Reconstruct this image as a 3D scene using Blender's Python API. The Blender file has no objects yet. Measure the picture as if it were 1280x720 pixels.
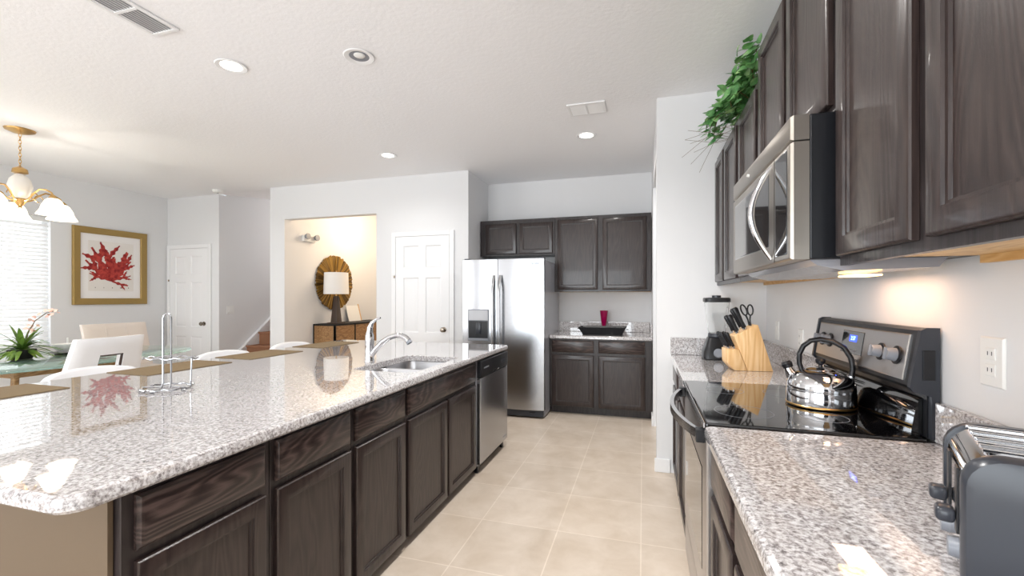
import bpy, bmesh, math, random
from mathutils import Vector, Matrix, noise
random.seed(7)
PI = math.pi
S = bpy.context.scene
COL = S.collection

# ------------------------------------------------------------------ camera, world, exposure
CH = 2.90                     # ceiling height
cam_d = bpy.data.cameras.new('camera'); cam = bpy.data.objects.new('camera', cam_d); COL.objects.link(cam)
cam.location = (0, 0, 1.35); cam.rotation_euler = (PI/2, 0, math.radians(16.6036))
cam_d.sensor_width = 36; cam_d.lens = 36*550/1280; cam_d.shift_y = 12/1280; cam_d.clip_start = 0.02
S.camera = cam
S.view_settings.view_transform = 'Standard'; S.view_settings.look = 'None'
S.view_settings.gamma = 1; S.view_settings.use_curve_mapping = False
S.view_settings.exposure = 0.82
W = bpy.data.worlds.new('daylight'); S.world = W; W.use_nodes = True
W.node_tree.nodes['Background'].inputs[0].default_value = (0.88, 0.95, 1.0, 1)
W.node_tree.nodes['Background'].inputs[1].default_value = 1.25

def area_light(name, loc, rot, sx, sy, power, col=(1, 1, 1)):
    d = bpy.data.lights.new(name, 'AREA'); d.shape = 'RECTANGLE'; d.size = sx; d.size_y = sy
    d.energy = power; d.color = col
    o = bpy.data.objects.new(name, d); COL.objects.link(o); o.location = loc; o.rotation_euler = rot
    return o
def spot_light(name, loc, power, col=(1, .975, .94), angle=150, r=.06):
    d = bpy.data.lights.new(name, 'SPOT'); d.spot_size = math.radians(angle); d.spot_blend = .8
    d.energy = power; d.color = col; d.shadow_soft_size = r
    o = bpy.data.objects.new(name, d); COL.objects.link(o); o.location = loc
    return o
def point_light(name, loc, power, col=(1, .85, .65), r=.08):
    d = bpy.data.lights.new(name, 'POINT'); d.energy = power; d.color = col; d.shadow_soft_size = r
    o = bpy.data.objects.new(name, d); COL.objects.link(o); o.location = loc
    return o
# daylight through the rear sliding-door opening and the dining window
area_light('rear_daylight', (-2.4, -4.38, 1.2), (PI/2, 0, 0), 4.0, 2.1, 100, (.90, .96, 1))
area_light('dining_window_daylight', (-7.9, 2.75, 1.9), (0, -PI/2, 0), 1.8, 1.9, 22, (.97, .98, 1))
area_light('living_window_daylight', (-7.05, -2.2, 1.55), (0, -PI/2, 0), 1.6, 2.0, 50, (.97, .98, 1))
DOWNLIGHTS = [(-2.638, 2.281, 28), (-1.746, 2.425, 0), (-2.662, 4.204, 15), (-.52, 4.227, 48), (-.493, 2.13, 80), (-.49, .35, 62)]  # last entry is an added lamp, out of view, brightening the right counter
for i, (x, y, lit) in enumerate(DOWNLIGHTS):
    if lit: spot_light('downlight_beam', (x, y, CH-.02), lit)
point_light('hall_glow', (-4.0, 6.3, 2.6), 20, (1, .78, .54), .25)
point_light('chandelier_glow', (-5.51, 2.593, 2.06), 6.5, (1, .93, .82), .03)
point_light('stair_glow', (-5.5, 7.2, 2.3), 9, (1, .95, .9), .2)
area_light('microwave_task_light', (.745, 1.80, 1.425), (0, 0, 0), .10, .35, .55, (1, .62, .42))

# ------------------------------------------------------------------ materials
MATS = {}
def srgb(r, g, b):
    f = lambda c: (c/255/12.92) if c/255 <= .04045 else ((c/255+.055)/1.055)**2.4
    return (f(r), f(g), f(b), 1)
def mat(name, col, rough=.5, metal=0, coat=0, trans=0, ior=1.45, emit=None, estr=0, spec=.5):
    m = bpy.data.materials.new(name); m.use_nodes = True
    b = m.node_tree.nodes['Principled BSDF']
    b.inputs['Base Color'].default_value = srgb(*col)
    b.inputs['Roughness'].default_value = rough; b.inputs['Metallic'].default_value = metal
    b.inputs['Coat Weight'].default_value = coat; b.inputs['Coat Roughness'].default_value = .05
    b.inputs['Transmission Weight'].default_value = trans; b.inputs['IOR'].default_value = ior
    b.inputs['Specular IOR Level'].default_value = spec
    if emit:
        b.inputs['Emission Color'].default_value = srgb(*emit); b.inputs['Emission Strength'].default_value = estr
    MATS[name] = m
    return m
def nn(m, t, **kw):
    n = m.node_tree.nodes.new(t)
    for k, v in kw.items(): setattr(n, k, v)
    return n
def lk(m, a, b): m.node_tree.links.new(a, b)
def bsdf(m): return m.node_tree.nodes['Principled BSDF']
def coords(m, scale=(1, 1, 1), rnd=False):
    tc = nn(m, 'ShaderNodeTexCoord'); mp = nn(m, 'ShaderNodeMapping'); mp.inputs['Scale'].default_value = scale
    lk(m, tc.outputs['Object'], mp.inputs['Vector'])
    if rnd:
        oi = nn(m, 'ShaderNodeObjectInfo'); mul = nn(m, 'ShaderNodeMath', operation='MULTIPLY'); mul.inputs[1].default_value = 37.3
        lk(m, oi.outputs['Random'], mul.inputs[0]); lk(m, mul.outputs[0], mp.inputs['Location'])
    return mp.outputs['Vector']
def ramp(m, fac, stops):
    r = nn(m, 'ShaderNodeValToRGB'); e = r.color_ramp.elements
    while len(e) > 1: e.remove(e[-1])
    e[0].position = stops[0][0]; e[0].color = srgb(*stops[0][1])
    for p, c in stops[1:]:
        k = e.new(p); k.color = srgb(*c)
    lk(m, fac, r.inputs['Fac']); return r.outputs['Color']
def bump(m, h, strength, dist=.01):
    b = nn(m, 'ShaderNodeBump'); b.inputs['Strength'].default_value = strength; b.inputs['Distance'].default_value = dist
    lk(m, h, b.inputs['Height']); lk(m, b.outputs['Normal'], bsdf(m).inputs['Normal'])
def noise_tex(m, vec, scale, detail=3, rough=.55, dist=0):
    n = nn(m, 'ShaderNodeTexNoise'); n.inputs['Scale'].default_value = scale; n.inputs['Detail'].default_value = detail
    n.inputs['Roughness'].default_value = rough; n.inputs['Distortion'].default_value = dist
    lk(m, vec, n.inputs['Vector']); return n.outputs['Fac']
def mixc(m, fac, a, b, mode='MIX'):
    x = nn(m, 'ShaderNodeMix', data_type='RGBA', blend_type=mode)
    if isinstance(fac, (int, float)): x.inputs[0].default_value = fac
    else: lk(m, fac, x.inputs[0])
    for s, v in ((6, a), (7, b)):
        if isinstance(v, tuple): x.inputs[s].default_value = v
        else: lk(m, v, x.inputs[s])
    return x.outputs[2]

wall_m = mat('wall_paint', (232, 232, 233), .6, spec=.3)
bump(wall_m, noise_tex(wall_m, coords(wall_m), 90, 3), .06, .004)
ceil_m = mat('ceiling_paint', (251, 251, 253), .75, spec=.2)
bump(ceil_m, noise_tex(ceil_m, coords(ceil_m), 34, 4, .6), .22, .010)
trim_m = mat('trim_paint', (243, 243, 244), .35)
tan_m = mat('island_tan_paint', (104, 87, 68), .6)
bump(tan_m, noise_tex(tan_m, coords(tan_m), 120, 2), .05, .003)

# tiles: squares of .463 x .485 m with pale grout
floor_m = mat('floor_tile', (205, 186, 166), .32)
fv = coords(floor_m)
mpf = fv.node; mpf.inputs['Location'].default_value = (-.11+.463*40, -.131+.485*40, 0)
bk = nn(floor_m, 'ShaderNodeTexBrick'); bk.offset = 0; bk.squash = 1
bk.inputs['Scale'].default_value = 1; bk.inputs['Brick Width'].default_value = .463; bk.inputs['Row Height'].default_value = .485
bk.inputs['Mortar Size'].default_value = .0035; bk.inputs['Mortar Smooth'].default_value = .1; bk.inputs['Bias'].default_value = 0
bk.inputs['Color1'].default_value = srgb(220, 206, 191); bk.inputs['Color2'].default_value = srgb(226, 212, 197); bk.inputs['Mortar'].default_value = srgb(238, 226, 213)
lk(floor_m, fv, bk.inputs['Vector'])
mot = ramp(floor_m, noise_tex(floor_m, fv, 5, 6, .6, .4), [(.3, (228, 222, 214)), (.7, (255, 255, 255))])
lk(floor_m, mixc(floor_m, .8, bk.outputs['Color'], mot, 'MULTIPLY'), bsdf(floor_m).inputs['Base Color'])
bump(floor_m, noise_tex(floor_m, fv, 14, 4), .04, .01)

def granite(name, dark):
    m = mat(name, (200, 194, 190), .03, spec=.6, coat=.8)
    bsdf(m).inputs['Coat Roughness'].default_value = .015; bsdf(m).inputs['Coat IOR'].default_value = 1.6
    v = coords(m)
    a = noise_tex(m, v, 95, 3, .7)
    base = ramp(m, a, [(.30, dark[0]), (.42, dark[1]), (.52, dark[2]), (.64, dark[3])])
    vo = nn(m, 'ShaderNodeTexVoronoi'); vo.inputs['Scale'].default_value = 150; vo.inputs['Randomness'].default_value = 1
    lk(m, v, vo.inputs['Vector'])
    cell = ramp(m, vo.outputs['Color'], [(.0, (136, 130, 130)), (.14, (190, 184, 182)), (.3, (234, 231, 230)), (.75, (255, 253, 251))])
    c = mixc(m, .75, base, cell, 'MULTIPLY')
    sp = noise_tex(m, v, 28, 2, .5)
    c2 = mixc(m, ramp(m, sp, [(.40, (0, 0, 0)), (.62, (110, 110, 110))]), c, srgb(190, 180, 176))
    lk(m, c2, bsdf(m).inputs['Base Color'])
    return m
granite_m = granite('granite_speckled', ((110, 106, 108), (164, 160, 161), (205, 203, 204), (230, 231, 235)))

def wood(name, stops, axis, rough=.30, coat=.18, scale=1.0, bstr=.22):
    """oak grain running along the given object axis"""
    m = mat(name, stops[1], rough, coat=coat)
    st = [26*scale]*3; st[axis] = 1.6*scale
    v = coords(m, tuple(st), True)
    fine = noise_tex(m, v, 3.2, 5, .65, .3)
    st2 = [6.5*scale]*3; st2[axis] = (1.9 if axis < 2 else 1.0)*scale
    v2 = coords(m, tuple(st2), True)
    big = noise_tex(m, v2, 1.0, 2, .45, .2)
    mul = nn(m, 'ShaderNodeMath', operation='MULTIPLY'); mul.inputs[1].default_value = 16
    lk(m, big, mul.inputs[0])
    fr = nn(m, 'ShaderNodeMath', operation='PINGPONG'); fr.inputs[1].default_value = .5
    lk(m, mul.outputs[0], fr.inputs[0])
    ad = nn(m, 'ShaderNodeMath', operation='MULTIPLY_ADD'); ad.inputs[1].default_value = .7
    lk(m, fr.outputs[0], ad.inputs[0])
    m2 = nn(m, 'ShaderNodeMath', operation='MULTIPLY'); m2.inputs[1].default_value = .75
    lk(m, fine, m2.inputs[0]); lk(m, m2.outputs[0], ad.inputs[2])
    col = ramp(m, ad.outputs[0], [(.28, stops[0]), (.5, stops[1]), (.78, stops[2])])
    lk(m, col, bsdf(m).inputs['Base Color'])
    bump(m, ad.outputs[0], bstr, .004)
    return m
ESP = ((26, 18, 17), (46, 35, 33), (82, 67, 63))
wood_z = wood('espresso_oak_upright', ((36, 27, 26), (46, 36, 34), (58, 47, 44)), 2, bstr=.14)
wood_y = wood('espresso_oak_lengthwise', ESP, 1)
wood_x = wood('espresso_oak_across', ESP, 0)
frame_m = wood('espresso_oak_frame', ((27, 21, 21), (39, 32, 32), (52, 44, 44)), 2, .38)
maple_m = wood('maple_underside', ((206, 158, 96), (222, 178, 116), (236, 198, 140)), 1, .45, 0)
block_m = wood('pale_bamboo', ((212, 164, 108), (228, 186, 132), (240, 204, 156)), 2, .4, 0)
walnut_m = wood('walnut', ((116, 84, 50), (148, 110, 70), (172, 134, 92)), 1, .45, 0)

def steel(name, col, rough, stretch=None):
    m = mat(name, col, rough, metal=1)
    if stretch:
        h = noise_tex(m, coords(m, stretch), 1.0, 2)
        bump(m, h, .05, .002)
    return m
steel_m = steel('brushed_steel', (180, 181, 184), .24, (400, 400, 4))
steel_h = steel('brushed_steel_sideways', (196, 193, 192), .34, (4, 4, 400))
chrome_m = steel('chrome', (214, 215, 218), .06)
wire_m = steel('wire_chrome', (176, 178, 182), .16)
sink_m = steel('sink_steel', (196, 197, 200), .28)
grey_steel = mat('grey_enamel', (150, 150, 156), .22, coat=.3)
black_gloss = mat('black_glass', (8, 8, 10), .04, coat=.6)
black_p = mat('black_plastic', (24, 25, 29), .34)
char_p = mat('charcoal_plastic', (52, 55, 62), .28)
grey_p = mat('grey_plastic', (138, 142, 150), .35)
white_p = mat('white_plastic', (240, 240, 238), .35)
white_l = mat('white_leather', (246, 246, 248), .38)
cream_l = mat('cream_leather', (240, 228, 218), .42)
gold_m = mat('antique_gold', (170, 132, 66), .35, metal=.8)
goldleaf = mat('gold_stick', (158, 122, 54), .4, metal=.5)
golddark = mat('bronze_stick', (100, 74, 30), .45, metal=.5)
brass_m = mat('brushed_brass', (196, 160, 104), .3, metal=1)
knob_m = mat('nickel_knob', (150, 140, 128), .25, metal=1)
mirror_m = mat('mirror_glass', (235, 238, 240), .03, metal=1)
glass_m = mat('clear_glass', (253, 254, 254), .02, trans=1, ior=1.18)
green_glass = mat('table_glass', (196, 228, 216), .03, trans=.9, ior=1.45)
shade_m = mat('frosted_lit_shade', (255, 246, 232), .5, emit=(255, 240, 214), estr=1.2)
lens_m = mat('lit_lamp_lens', (255, 250, 240), .5, emit=(255, 250, 240), estr=6)
warm_lens = mat('lit_warm_lens', (255, 220, 160), .5, emit=(255, 206, 130), estr=4)
fabric_m = mat('linen_shade', (242, 240, 238), .8)
mat_m = mat('placemat_weave', (124, 104, 74), .75)
bump(mat_m, noise_tex(mat_m, coords(mat_m), 260, 2), .5, .003)
red_glass = mat('magenta_glass', (176, 12, 84), .08, trans=.35, ior=1.45)
leaf_m = mat('ivy_leaf', (84, 138, 62), .4)
lk(leaf_m, ramp(leaf_m, noise_tex(leaf_m, coords(leaf_m), 16, 2), [(.3, (70, 128, 72)), (.55, (118, 172, 104)), (.75, (172, 208, 138))]), bsdf(leaf_m).inputs['Base Color'])
palm_m = mat('palm_leaf', (82, 122, 44), .45)
lk(palm_m, ramp(palm_m, noise_tex(palm_m, coords(palm_m), 12, 2), [(.3, (50, 84, 34)), (.6, (112, 146, 56)), (.75, (160, 176, 84))]), bsdf(palm_m).inputs['Base Color'])
stem_m = mat('twig', (108, 86, 56), .7)
blossom_m = mat('pale_blossom', (244, 206, 192), .6)
carpet_m = mat('stair_carpet', (158, 112, 84), .95)
bump(carpet_m, noise_tex(carpet_m, coords(carpet_m), 300, 2), .6, .004)
blue_m = mat('blue_display', (20, 30, 120), .3, emit=(50, 80, 255), estr=1.6)
dark_m = mat('dark_gap', (14, 12, 12), .6)
kelp_m = mat('red_print_ink', (168, 44, 40), .7)
lk(kelp_m, ramp(kelp_m, noise_tex(kelp_m, coords(kelp_m), 22, 3), [(.35, (136, 26, 28)), (.65, (196, 70, 60))]), bsdf(kelp_m).inputs['Base Color'])
paper_m = mat('print_paper', (238, 232, 226), .6)
matboard_m = mat('mat_board', (246, 242, 240), .6)
ink_m = mat('grey_ink', (150, 140, 130), .7)
frame_gold = mat('hammered_gold_frame', (166, 138, 82), .5, metal=.35)
bump(frame_gold, noise_tex(frame_gold, coords(frame_gold), 60, 3), .5, .005)
blind_m = mat('blind_slat', (250, 250, 250), .5)
blind_tr = nn(blind_m, 'ShaderNodeBsdfTranslucent'); blind_tr.inputs[0].default_value = (1, 1, 1, 1)
mx = nn(blind_m, 'ShaderNodeMixShader'); mx.inputs[0].default_value = .14
lk(blind_m, bsdf(blind_m).outputs[0], mx.inputs[1]); lk(blind_m, blind_tr.outputs[0], mx.inputs[2])
lk(blind_m, mx.outputs[0], blind_m.node_tree.nodes['Material Output'].inputs['Surface'])
pane_m = mat('window_pane', (250, 252, 252), .0, trans=1, ior=1.02)

# ------------------------------------------------------------------ mesh helpers
def BM(): return bmesh.new()
def box(bm, x0, x1, y0, y1, z0, z1, bev=0, seg=2, M=None):
    r = bmesh.ops.create_cube(bm, size=1)
    vs = r['verts']
    for v in vs:
        v.co = Vector(((x0+x1)/2+v.co.x*(x1-x0), (y0+y1)/2+v.co.y*(y1-y0), (z0+z1)/2+v.co.z*(z1-z0)))
    if bev:
        es = list({e for v in vs for e in v.link_edges})
        r = bmesh.ops.bevel(bm, geom=es, offset=bev, segments=seg, affect='EDGES', profile=.5)
        vs = list({v for f in r['faces'] for v in f.verts} | {v for v in vs if v.is_valid})
    if M is not None:
        for v in vs: v.co = M @ v.co
    return vs
def tube(bm, pts, r, seg=8, cap=True, closed=False):
    pts = [Vector(p) for p in pts]; n = len(pts)
    rs = r if isinstance(r, (list, tuple)) else [r]*n
    rings = []; up = None
    for i, p in enumerate(pts):
        a = pts[(i-1) % n] if (closed or i > 0) else p
        b = pts[(i+1) % n] if (closed or i < n-1) else p
        t = (b-a)
        if t.length < 1e-9: t = Vector((0, 0, 1))
        t.normalize()
        if up is None:
            up = t.orthogonal().normalized()
        else:
            up = (up - t*up.dot(t))
            if up.length < 1e-6: up = t.orthogonal()
            up.normalize()
        s = t.cross(up)
        rings.append([bm.verts.new(p+(up*math.cos(2*PI*k/seg)+s*math.sin(2*PI*k/seg))*rs[i]) for k in range(seg)])
    m = n if closed else n-1
    for i in range(m):
        A, B = rings[i], rings[(i+1) % n]
        for k in range(seg):
            bm.faces.new((A[k], A[(k+1) % seg], B[(k+1) % seg], B[k]))
    if cap and not closed:
        bm.faces.new(rings[0][::-1]); bm.faces.new(rings[-1])
def lathe(bm, prof, c=(0, 0, 0), seg=24, M=None, closed=False):
    """prof: (radius, height) points; closed joins last to first (a hollow wall)"""
    rings = []; new = []
    for r, z in prof:
        if r < 1e-6: ring = [bm.verts.new((c[0], c[1], c[2]+z))]
        else: ring = [bm.verts.new((c[0]+r*math.cos(2*PI*k/seg), c[1]+r*math.sin(2*PI*k/seg), c[2]+z)) for k in range(seg)]
        rings.append(ring); new += ring
    pairs = list(zip(rings, rings[1:])) + ([(rings[-1], rings[0])] if closed else [])
    for A, B in pairs:
        if len(A) == 1 and len(B) == 1: continue
        for k in range(seg):
            k2 = (k+1) % seg
            if len(A) == 1: bm.faces.new((A[0], B[k2], B[k]))
            elif len(B) == 1: bm.faces.new((A[k], A[k2], B[0]))
            else: bm.faces.new((A[k], A[k2], B[k2], B[k]))
    if not closed:
        if len(rings[0]) > 1: bm.faces.new(rings[0][::-1])
        if len(rings[-1]) > 1: bm.faces.new(rings[-1])
    if M is not None:
        for v in new: v.co = M @ v.co
    return new
def prism(bm, poly, axis, a, b):
    """poly of 2D points extruded along axis (0,1,2) from a to b"""
    def mk(p, h):
        if axis == 0: return (h, p[0], p[1])
        if axis == 1: return (p[0], h, p[1])
        return (p[0], p[1], h)
    A = [bm.verts.new(mk(p, a)) for p in poly]; B = [bm.verts.new(mk(p, b)) for p in poly]
    n = len(poly)
    bm.faces.new(A[::-1]); bm.faces.new(B)
    for i in range(n): bm.faces.new((A[i], A[(i+1) % n], B[(i+1) % n], B[i]))
def rrect(x0, x1, y0, y1, r, n=6, d=0):
    x0 += d; x1 -= d; y0 += d; y1 -= d; r = max(r-d, .001); out = []
    for cx, cy, a in ((x1-r, y1-r, 0), (x0+r, y1-r, PI/2), (x0+r, y0+r, PI), (x1-r, y0+r, 3*PI/2)):
        for k in range(n+1):
            t = a+k*PI/2/n; out.append((cx+r*math.cos(t), cy+r*math.sin(t)))
    return out
def loft(bm, loops, cap0=True, cap1=True):
    R = [[bm.verts.new(p) for p in L] for L in loops]; n = len(R[0])
    for A, B in zip(R, R[1:]):
        for k in range(n): bm.faces.new((A[k], A[(k+1) % n], B[(k+1) % n], B[k]))
    if cap0: bm.faces.new(R[0][::-1])
    if cap1: bm.faces.new(R[-1])
    return R
def slab(bm, x0, x1, y0, y1, z0, z1, rad=.01, edge=.008, hole=None):
    """worktop with rounded corners and eased edges, optional rounded hole (x0,x1,y0,y1,r)"""
    E = edge; L = []
    for d, z in ((E*.6, z0), (0, z0+E*.6), (0, z1-E), (E*.29, z1-E*.29), (E, z1)):
        L.append([(x, y, z) for x, y in rrect(x0, x1, y0, y1, rad, 6, d)])
    if not hole:
        loft(bm, L); return
    R = loft(bm, L, False, False)
    H = [[(x, y, z) for x, y in rrect(*hole[:4], hole[4], 6)] for z in (z0, z1-.004)]
    H.append([(x, y, z1) for x, y in rrect(*hole[:4], hole[4], 6, -.004)])
    RH = loft(bm, H, False, False)
    for a, b in ((R[0], RH[0]), (R[-1], RH[-1])):
        es = []
        for ring in (a, b):
            for k in range(len(ring)):
                e = bm.edges.get((ring[k], ring[(k+1) % len(ring)])); es.append(e)
        bmesh.ops.triangle_fill(bm, use_beauty=True, edges=es)

WL = {}
def _link(o, parent):
    COL.objects.link(o)
    if parent: o.parent = parent
def obj(name, bm, m, parent=None, smooth=35, doubles=False):
    if doubles: bmesh.ops.remove_doubles(bm, verts=bm.verts, dist=1e-5)
    bmesh.ops.recalc_face_normals(bm, faces=bm.faces)
    if parent is not None: base = WL[parent.name]
    else:
        xs = [v.co.x for v in bm.verts]; ys = [v.co.y for v in bm.verts]; zs = [v.co.z for v in bm.verts]
        base = Vector(((min(xs)+max(xs))/2, (min(ys)+max(ys))/2, min(zs)))
    for v in bm.verts: v.co -= base
    for f in bm.faces: f.smooth = bool(smooth) and not (m is granite_m and abs(f.normal.z) > .9999)
    if smooth:
        for e in bm.edges:
            if len(e.link_faces) == 2 and e.calc_face_angle(0) > math.radians(smooth): e.smooth = False
    me = bpy.data.meshes.new(name); bm.to_mesh(me); bm.free()
    me.materials.append(m)
    o = bpy.data.objects.new(name, me)
    if parent is None: o.location = base
    _link(o, parent); WL[o.name] = base.copy()
    return o
def tag(o, label, cat, group=None):
    o['label'] = label; o['category'] = cat
    if group: o['group'] = group
    return o
def thing(name, label, cat, loc, group=None):
    o = bpy.data.objects.new(name, None); o.empty_display_size = .1; o.location = loc
    COL.objects.link(o); WL[o.name] = Vector(loc)
    return tag(o, label, cat, group)
def struct(name, bm, m, parent=None, smooth=0):
    o = obj(name, bm, m, parent, smooth)
    if parent is None: o['kind'] = 'structure'
    return o
def text_mesh(name, s, size, M, m, parent, depth=.001):
    cu = bpy.data.curves.new(name, 'FONT'); cu.body = s; cu.size = size; cu.extrude = depth; cu.align_x = 'CENTER'; cu.align_y = 'CENTER'
    t = bpy.data.objects.new(name, cu); COL.objects.link(t)
    dg = bpy.context.evaluated_depsgraph_get()
    me = bpy.data.meshes.new_from_object(t.evaluated_get(dg)); bpy.data.objects.remove(t)
    bm = BM(); bm.from_mesh(me); bpy.data.meshes.remove(me)
    for v in bm.verts: v.co = M @ v.co
    return obj(name, bm, m, parent, 0)

# facing maps: (u across, d outward, v up) -> world
def face_map(kind, plane):
    if kind == '+x': return lambda u, d, v: (plane+d, u, v)
    if kind == '-x': return lambda u, d, v: (plane-d, u, v)
    if kind == '-y': return lambda u, d, v: (u, plane-d, v)
def fbox(bm, fm, u0, u1, d0, d1, v0, v1, bev=0):
    a = fm(u0, d0, v0); b = fm(u1, d1, v1)
    lo = [min(a[i], b[i]) for i in range(3)]; hi = [max(a[i], b[i]) for i in range(3)]
    box(bm, lo[0], hi[0], lo[1], hi[1], lo[2], hi[2], bev)
def floft(bm, fm, u0, u1, v0, v1, loops):
    """concentric rectangles (inset, depth) joined into a panelled front"""
    L = []
    for i, d in loops:
        L.append([fm(u0+i, d, v0+i), fm(u1-i, d, v0+i), fm(u1-i, d, v1-i), fm(u0+i, d, v1-i)])
    loft(bm, L)
def panel_door(name, fm, u0, u1, v0, v1, m, parent, stile=.050, t=.02):
    bm = BM()
    floft(bm, fm, u0, u1, v0, v1, [(0, .001), (0, t-.006), (.003, t-.002), (.008, t), (stile, t), (stile+.002, t-.006), (stile+.008, t-.007), (stile+.010, t-.013), (stile+.011, t-.013)])
    return obj(name, bm, m, parent, 25)
def drawer_front(name, fm, u0, u1, v0, v1, m, parent, t=.02):
    bm = BM()
    floft(bm, fm, u0, u1, v0, v1, [(0, .001), (0, t-.010), (.004, t-.008), (.008, t-.003), (.015, t)])
    return obj(name, bm, m, parent, 25)

GRAIN = {'+x': wood_y, '-x': wood_y, '-y': wood_x}
def cabinet(name, label, group, kind, plane, u0, u1, z0, z1, depth, doors=(), drawers=(), toe=0, under=False, mats=None):
    """a cabinet box with face frame, panelled doors and slab drawers"""
    fm = face_map(kind, plane)
    base = Vector(fm((u0+u1)/2, -depth/2, z0))
    t = thing(name, label, 'cabinet', base, group)
    bm = BM(); e = .001
    if toe:
        fbox(bm, fm, u0+e, u1-e, -depth, 0, z0+toe, z1); 
        fbox(bm, fm, u0+e, u1-e, -depth, -.075, z0, z0+toe)
    elif under:
        fbox(bm, fm, u0+e, u1-e, -depth, 0, z0+.028, z1)
        fbox(bm, fm, u0+e, u1-e, -.02, 0, z0, z0+.028)
    else: fbox(bm, fm, u0+e, u1-e, -depth, 0, z0, z1)
    obj('cabinet_body', bm, frame_m, t, 0)
    if under:
        bm = BM(); fbox(bm, fm, u0+.004, u1-.004, -depth+.002, -.021, z0+.020, z0+.0275)
        fbox(bm, fm, u0+.004, u1-.004, -depth+.002, -depth+.02, z0, z0+.020)
        obj('underside_panel', bm, maple_m, t, 0)
    for (a, b, c, d) in doors: panel_door('door', fm, a, b, c, d, wood_z, t)
    for (a, b, c, d) in drawers: drawer_front('drawer_front', fm, a, b, c, d, GRAIN[kind], t)
    return t

# ------------------------------------------------------------------ room shell
bm = BM(); box(bm, -7.4, 1.6, -4.6, 8.4, -.1, 0); struct('floor', bm, floor_m)
bm = BM()
box(bm, -7.4, 1.6, -4.6, 5.08, CH, CH+.1)
box(bm, -5.05, 1.6, 5.08, 7.6, CH, CH+.1)
struct('ceiling', bm, ceil_m)
bm = BM(); prism(bm, [(5.08, CH), (8.3, CH+.42), (8.3, CH+.52), (5.08, CH+.1)], 0, -6.1, -5.05); struct('ceiling_stair', bm, ceil_m)
XR = .86; YS = 3.60
WINY = (1.9, 3.65); WINZ = (.745, 2.36)
bm = BM(); XL = -7.15
box(bm, XL-.15, XL, -4.6, -3.1, 0, CH); box(bm, XL-.15, XL, -1.3, WINY[0], 0, CH)
box(bm, XL-.15, XL, -3.1, -1.3, 0, .55); box(bm, XL-.15, XL, -3.1, -1.3, 2.5, CH); box(bm, XL-.15, XL, WINY[1], 5.07, 0, CH)
box(bm, XL-.15, XL, WINY[0], WINY[1], 0, WINZ[0]); box(bm, XL-.15, XL, WINY[0], WINY[1], WINZ[1], CH)
struct('wall_left', bm, wall_m)
bm = BM(); box(bm, XR, XR+.12, -4.6, YS+.12, 0, CH); struct('wall_right', bm, wall_m)
bm = BM(); box(bm, XL, -4.5, -4.6, -4.45, 0, CH); box(bm, -.3, XR, -4.6, -4.45, 0, CH); box(bm, -4.5, -.3, -4.6, -4.45, 2.3, CH); struct('wall_rear', bm, wall_m)
bm = BM(); box(bm, .10, XR, YS, YS+.12, 0, CH); struct('wall_end', bm, wall_m)
bm = BM(); box(bm, -2.16, 1.6, 5.70, 5.82, 0, CH); struct('wall_back', bm, wall_m)
bm = BM(); box(bm, .10, .22, 4.85, 5.70, 0, CH); box(bm, .10, .22, YS+.12, 4.85, 2.5, CH); struct('wall_nook', bm, wall_m)
bm = BM(); box(bm, 1.5, 1.6, YS+.12, 5.70, 0, CH); struct('wall_side', bm, wall_m)
YP = 4.98; OP = (-4.80, -3.325, 2.445)
bm = BM()
box(bm, OP[1], -2.04, YP, YP+.12, 0, CH); box(bm, OP[0], OP[1], YP, YP+.12, OP[2], CH)
box(bm, -2.16, -2.04, YP+.12, 5.70, 0, CH); struct('wall_pantry', bm, wall_m)
bm = BM(); box(bm, -5.05, OP[0], YP, 7.4, 0, CH); struct('wall_hall', bm, wall_m)
bm = BM(); box(bm, -5.05, -2.6, 7.4, 7.52, 0, CH); box(bm, -3.0, -2.88, YP+.12, 7.4, 0, CH); struct('wall_hall_back', bm, wall_m)
YC = 5.07
bm = BM(); box(bm, XL-.15, -6.1, YC, YC+.12, 0, CH); struct('wall_closet', bm, wall_m)
bm = BM(); box(bm, -6.22, -6.1, YC+.12, 8.3, 0, 3.9); struct('wall_stair', bm, wall_m)
bm = BM(); box(bm, -6.22, -5.0, 8.3, 8.4, 0, 3.9); struct('wall_stair_back', bm, wall_m)

def base_bm(x0, x1, y0, y1, h=.105):
    bm = BM(); box(bm, x0, x1, y0, y1, 0, h, .004); return bm
struct('baseboard_end', base_bm(.085, .20, YS-.016, YS), trim_m)
struct('baseboard_nook', base_bm(.084, .10, 4.84, 5.04), trim_m)
struct('baseboard_closet', base_bm(XL, -7.12, YC-.016, YC), trim_m)
struct('baseboard_pantry', base_bm(-3.3, -3.10, YP-.016, YP), trim_m)
struct('baseboard_left', base_bm(XL, XL+.016, 0, YC-.02), trim_m)
struct('baseboard_hall', base_bm(OP[0], OP[0]+.016, YP+.12, 5.5), trim_m)

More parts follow.
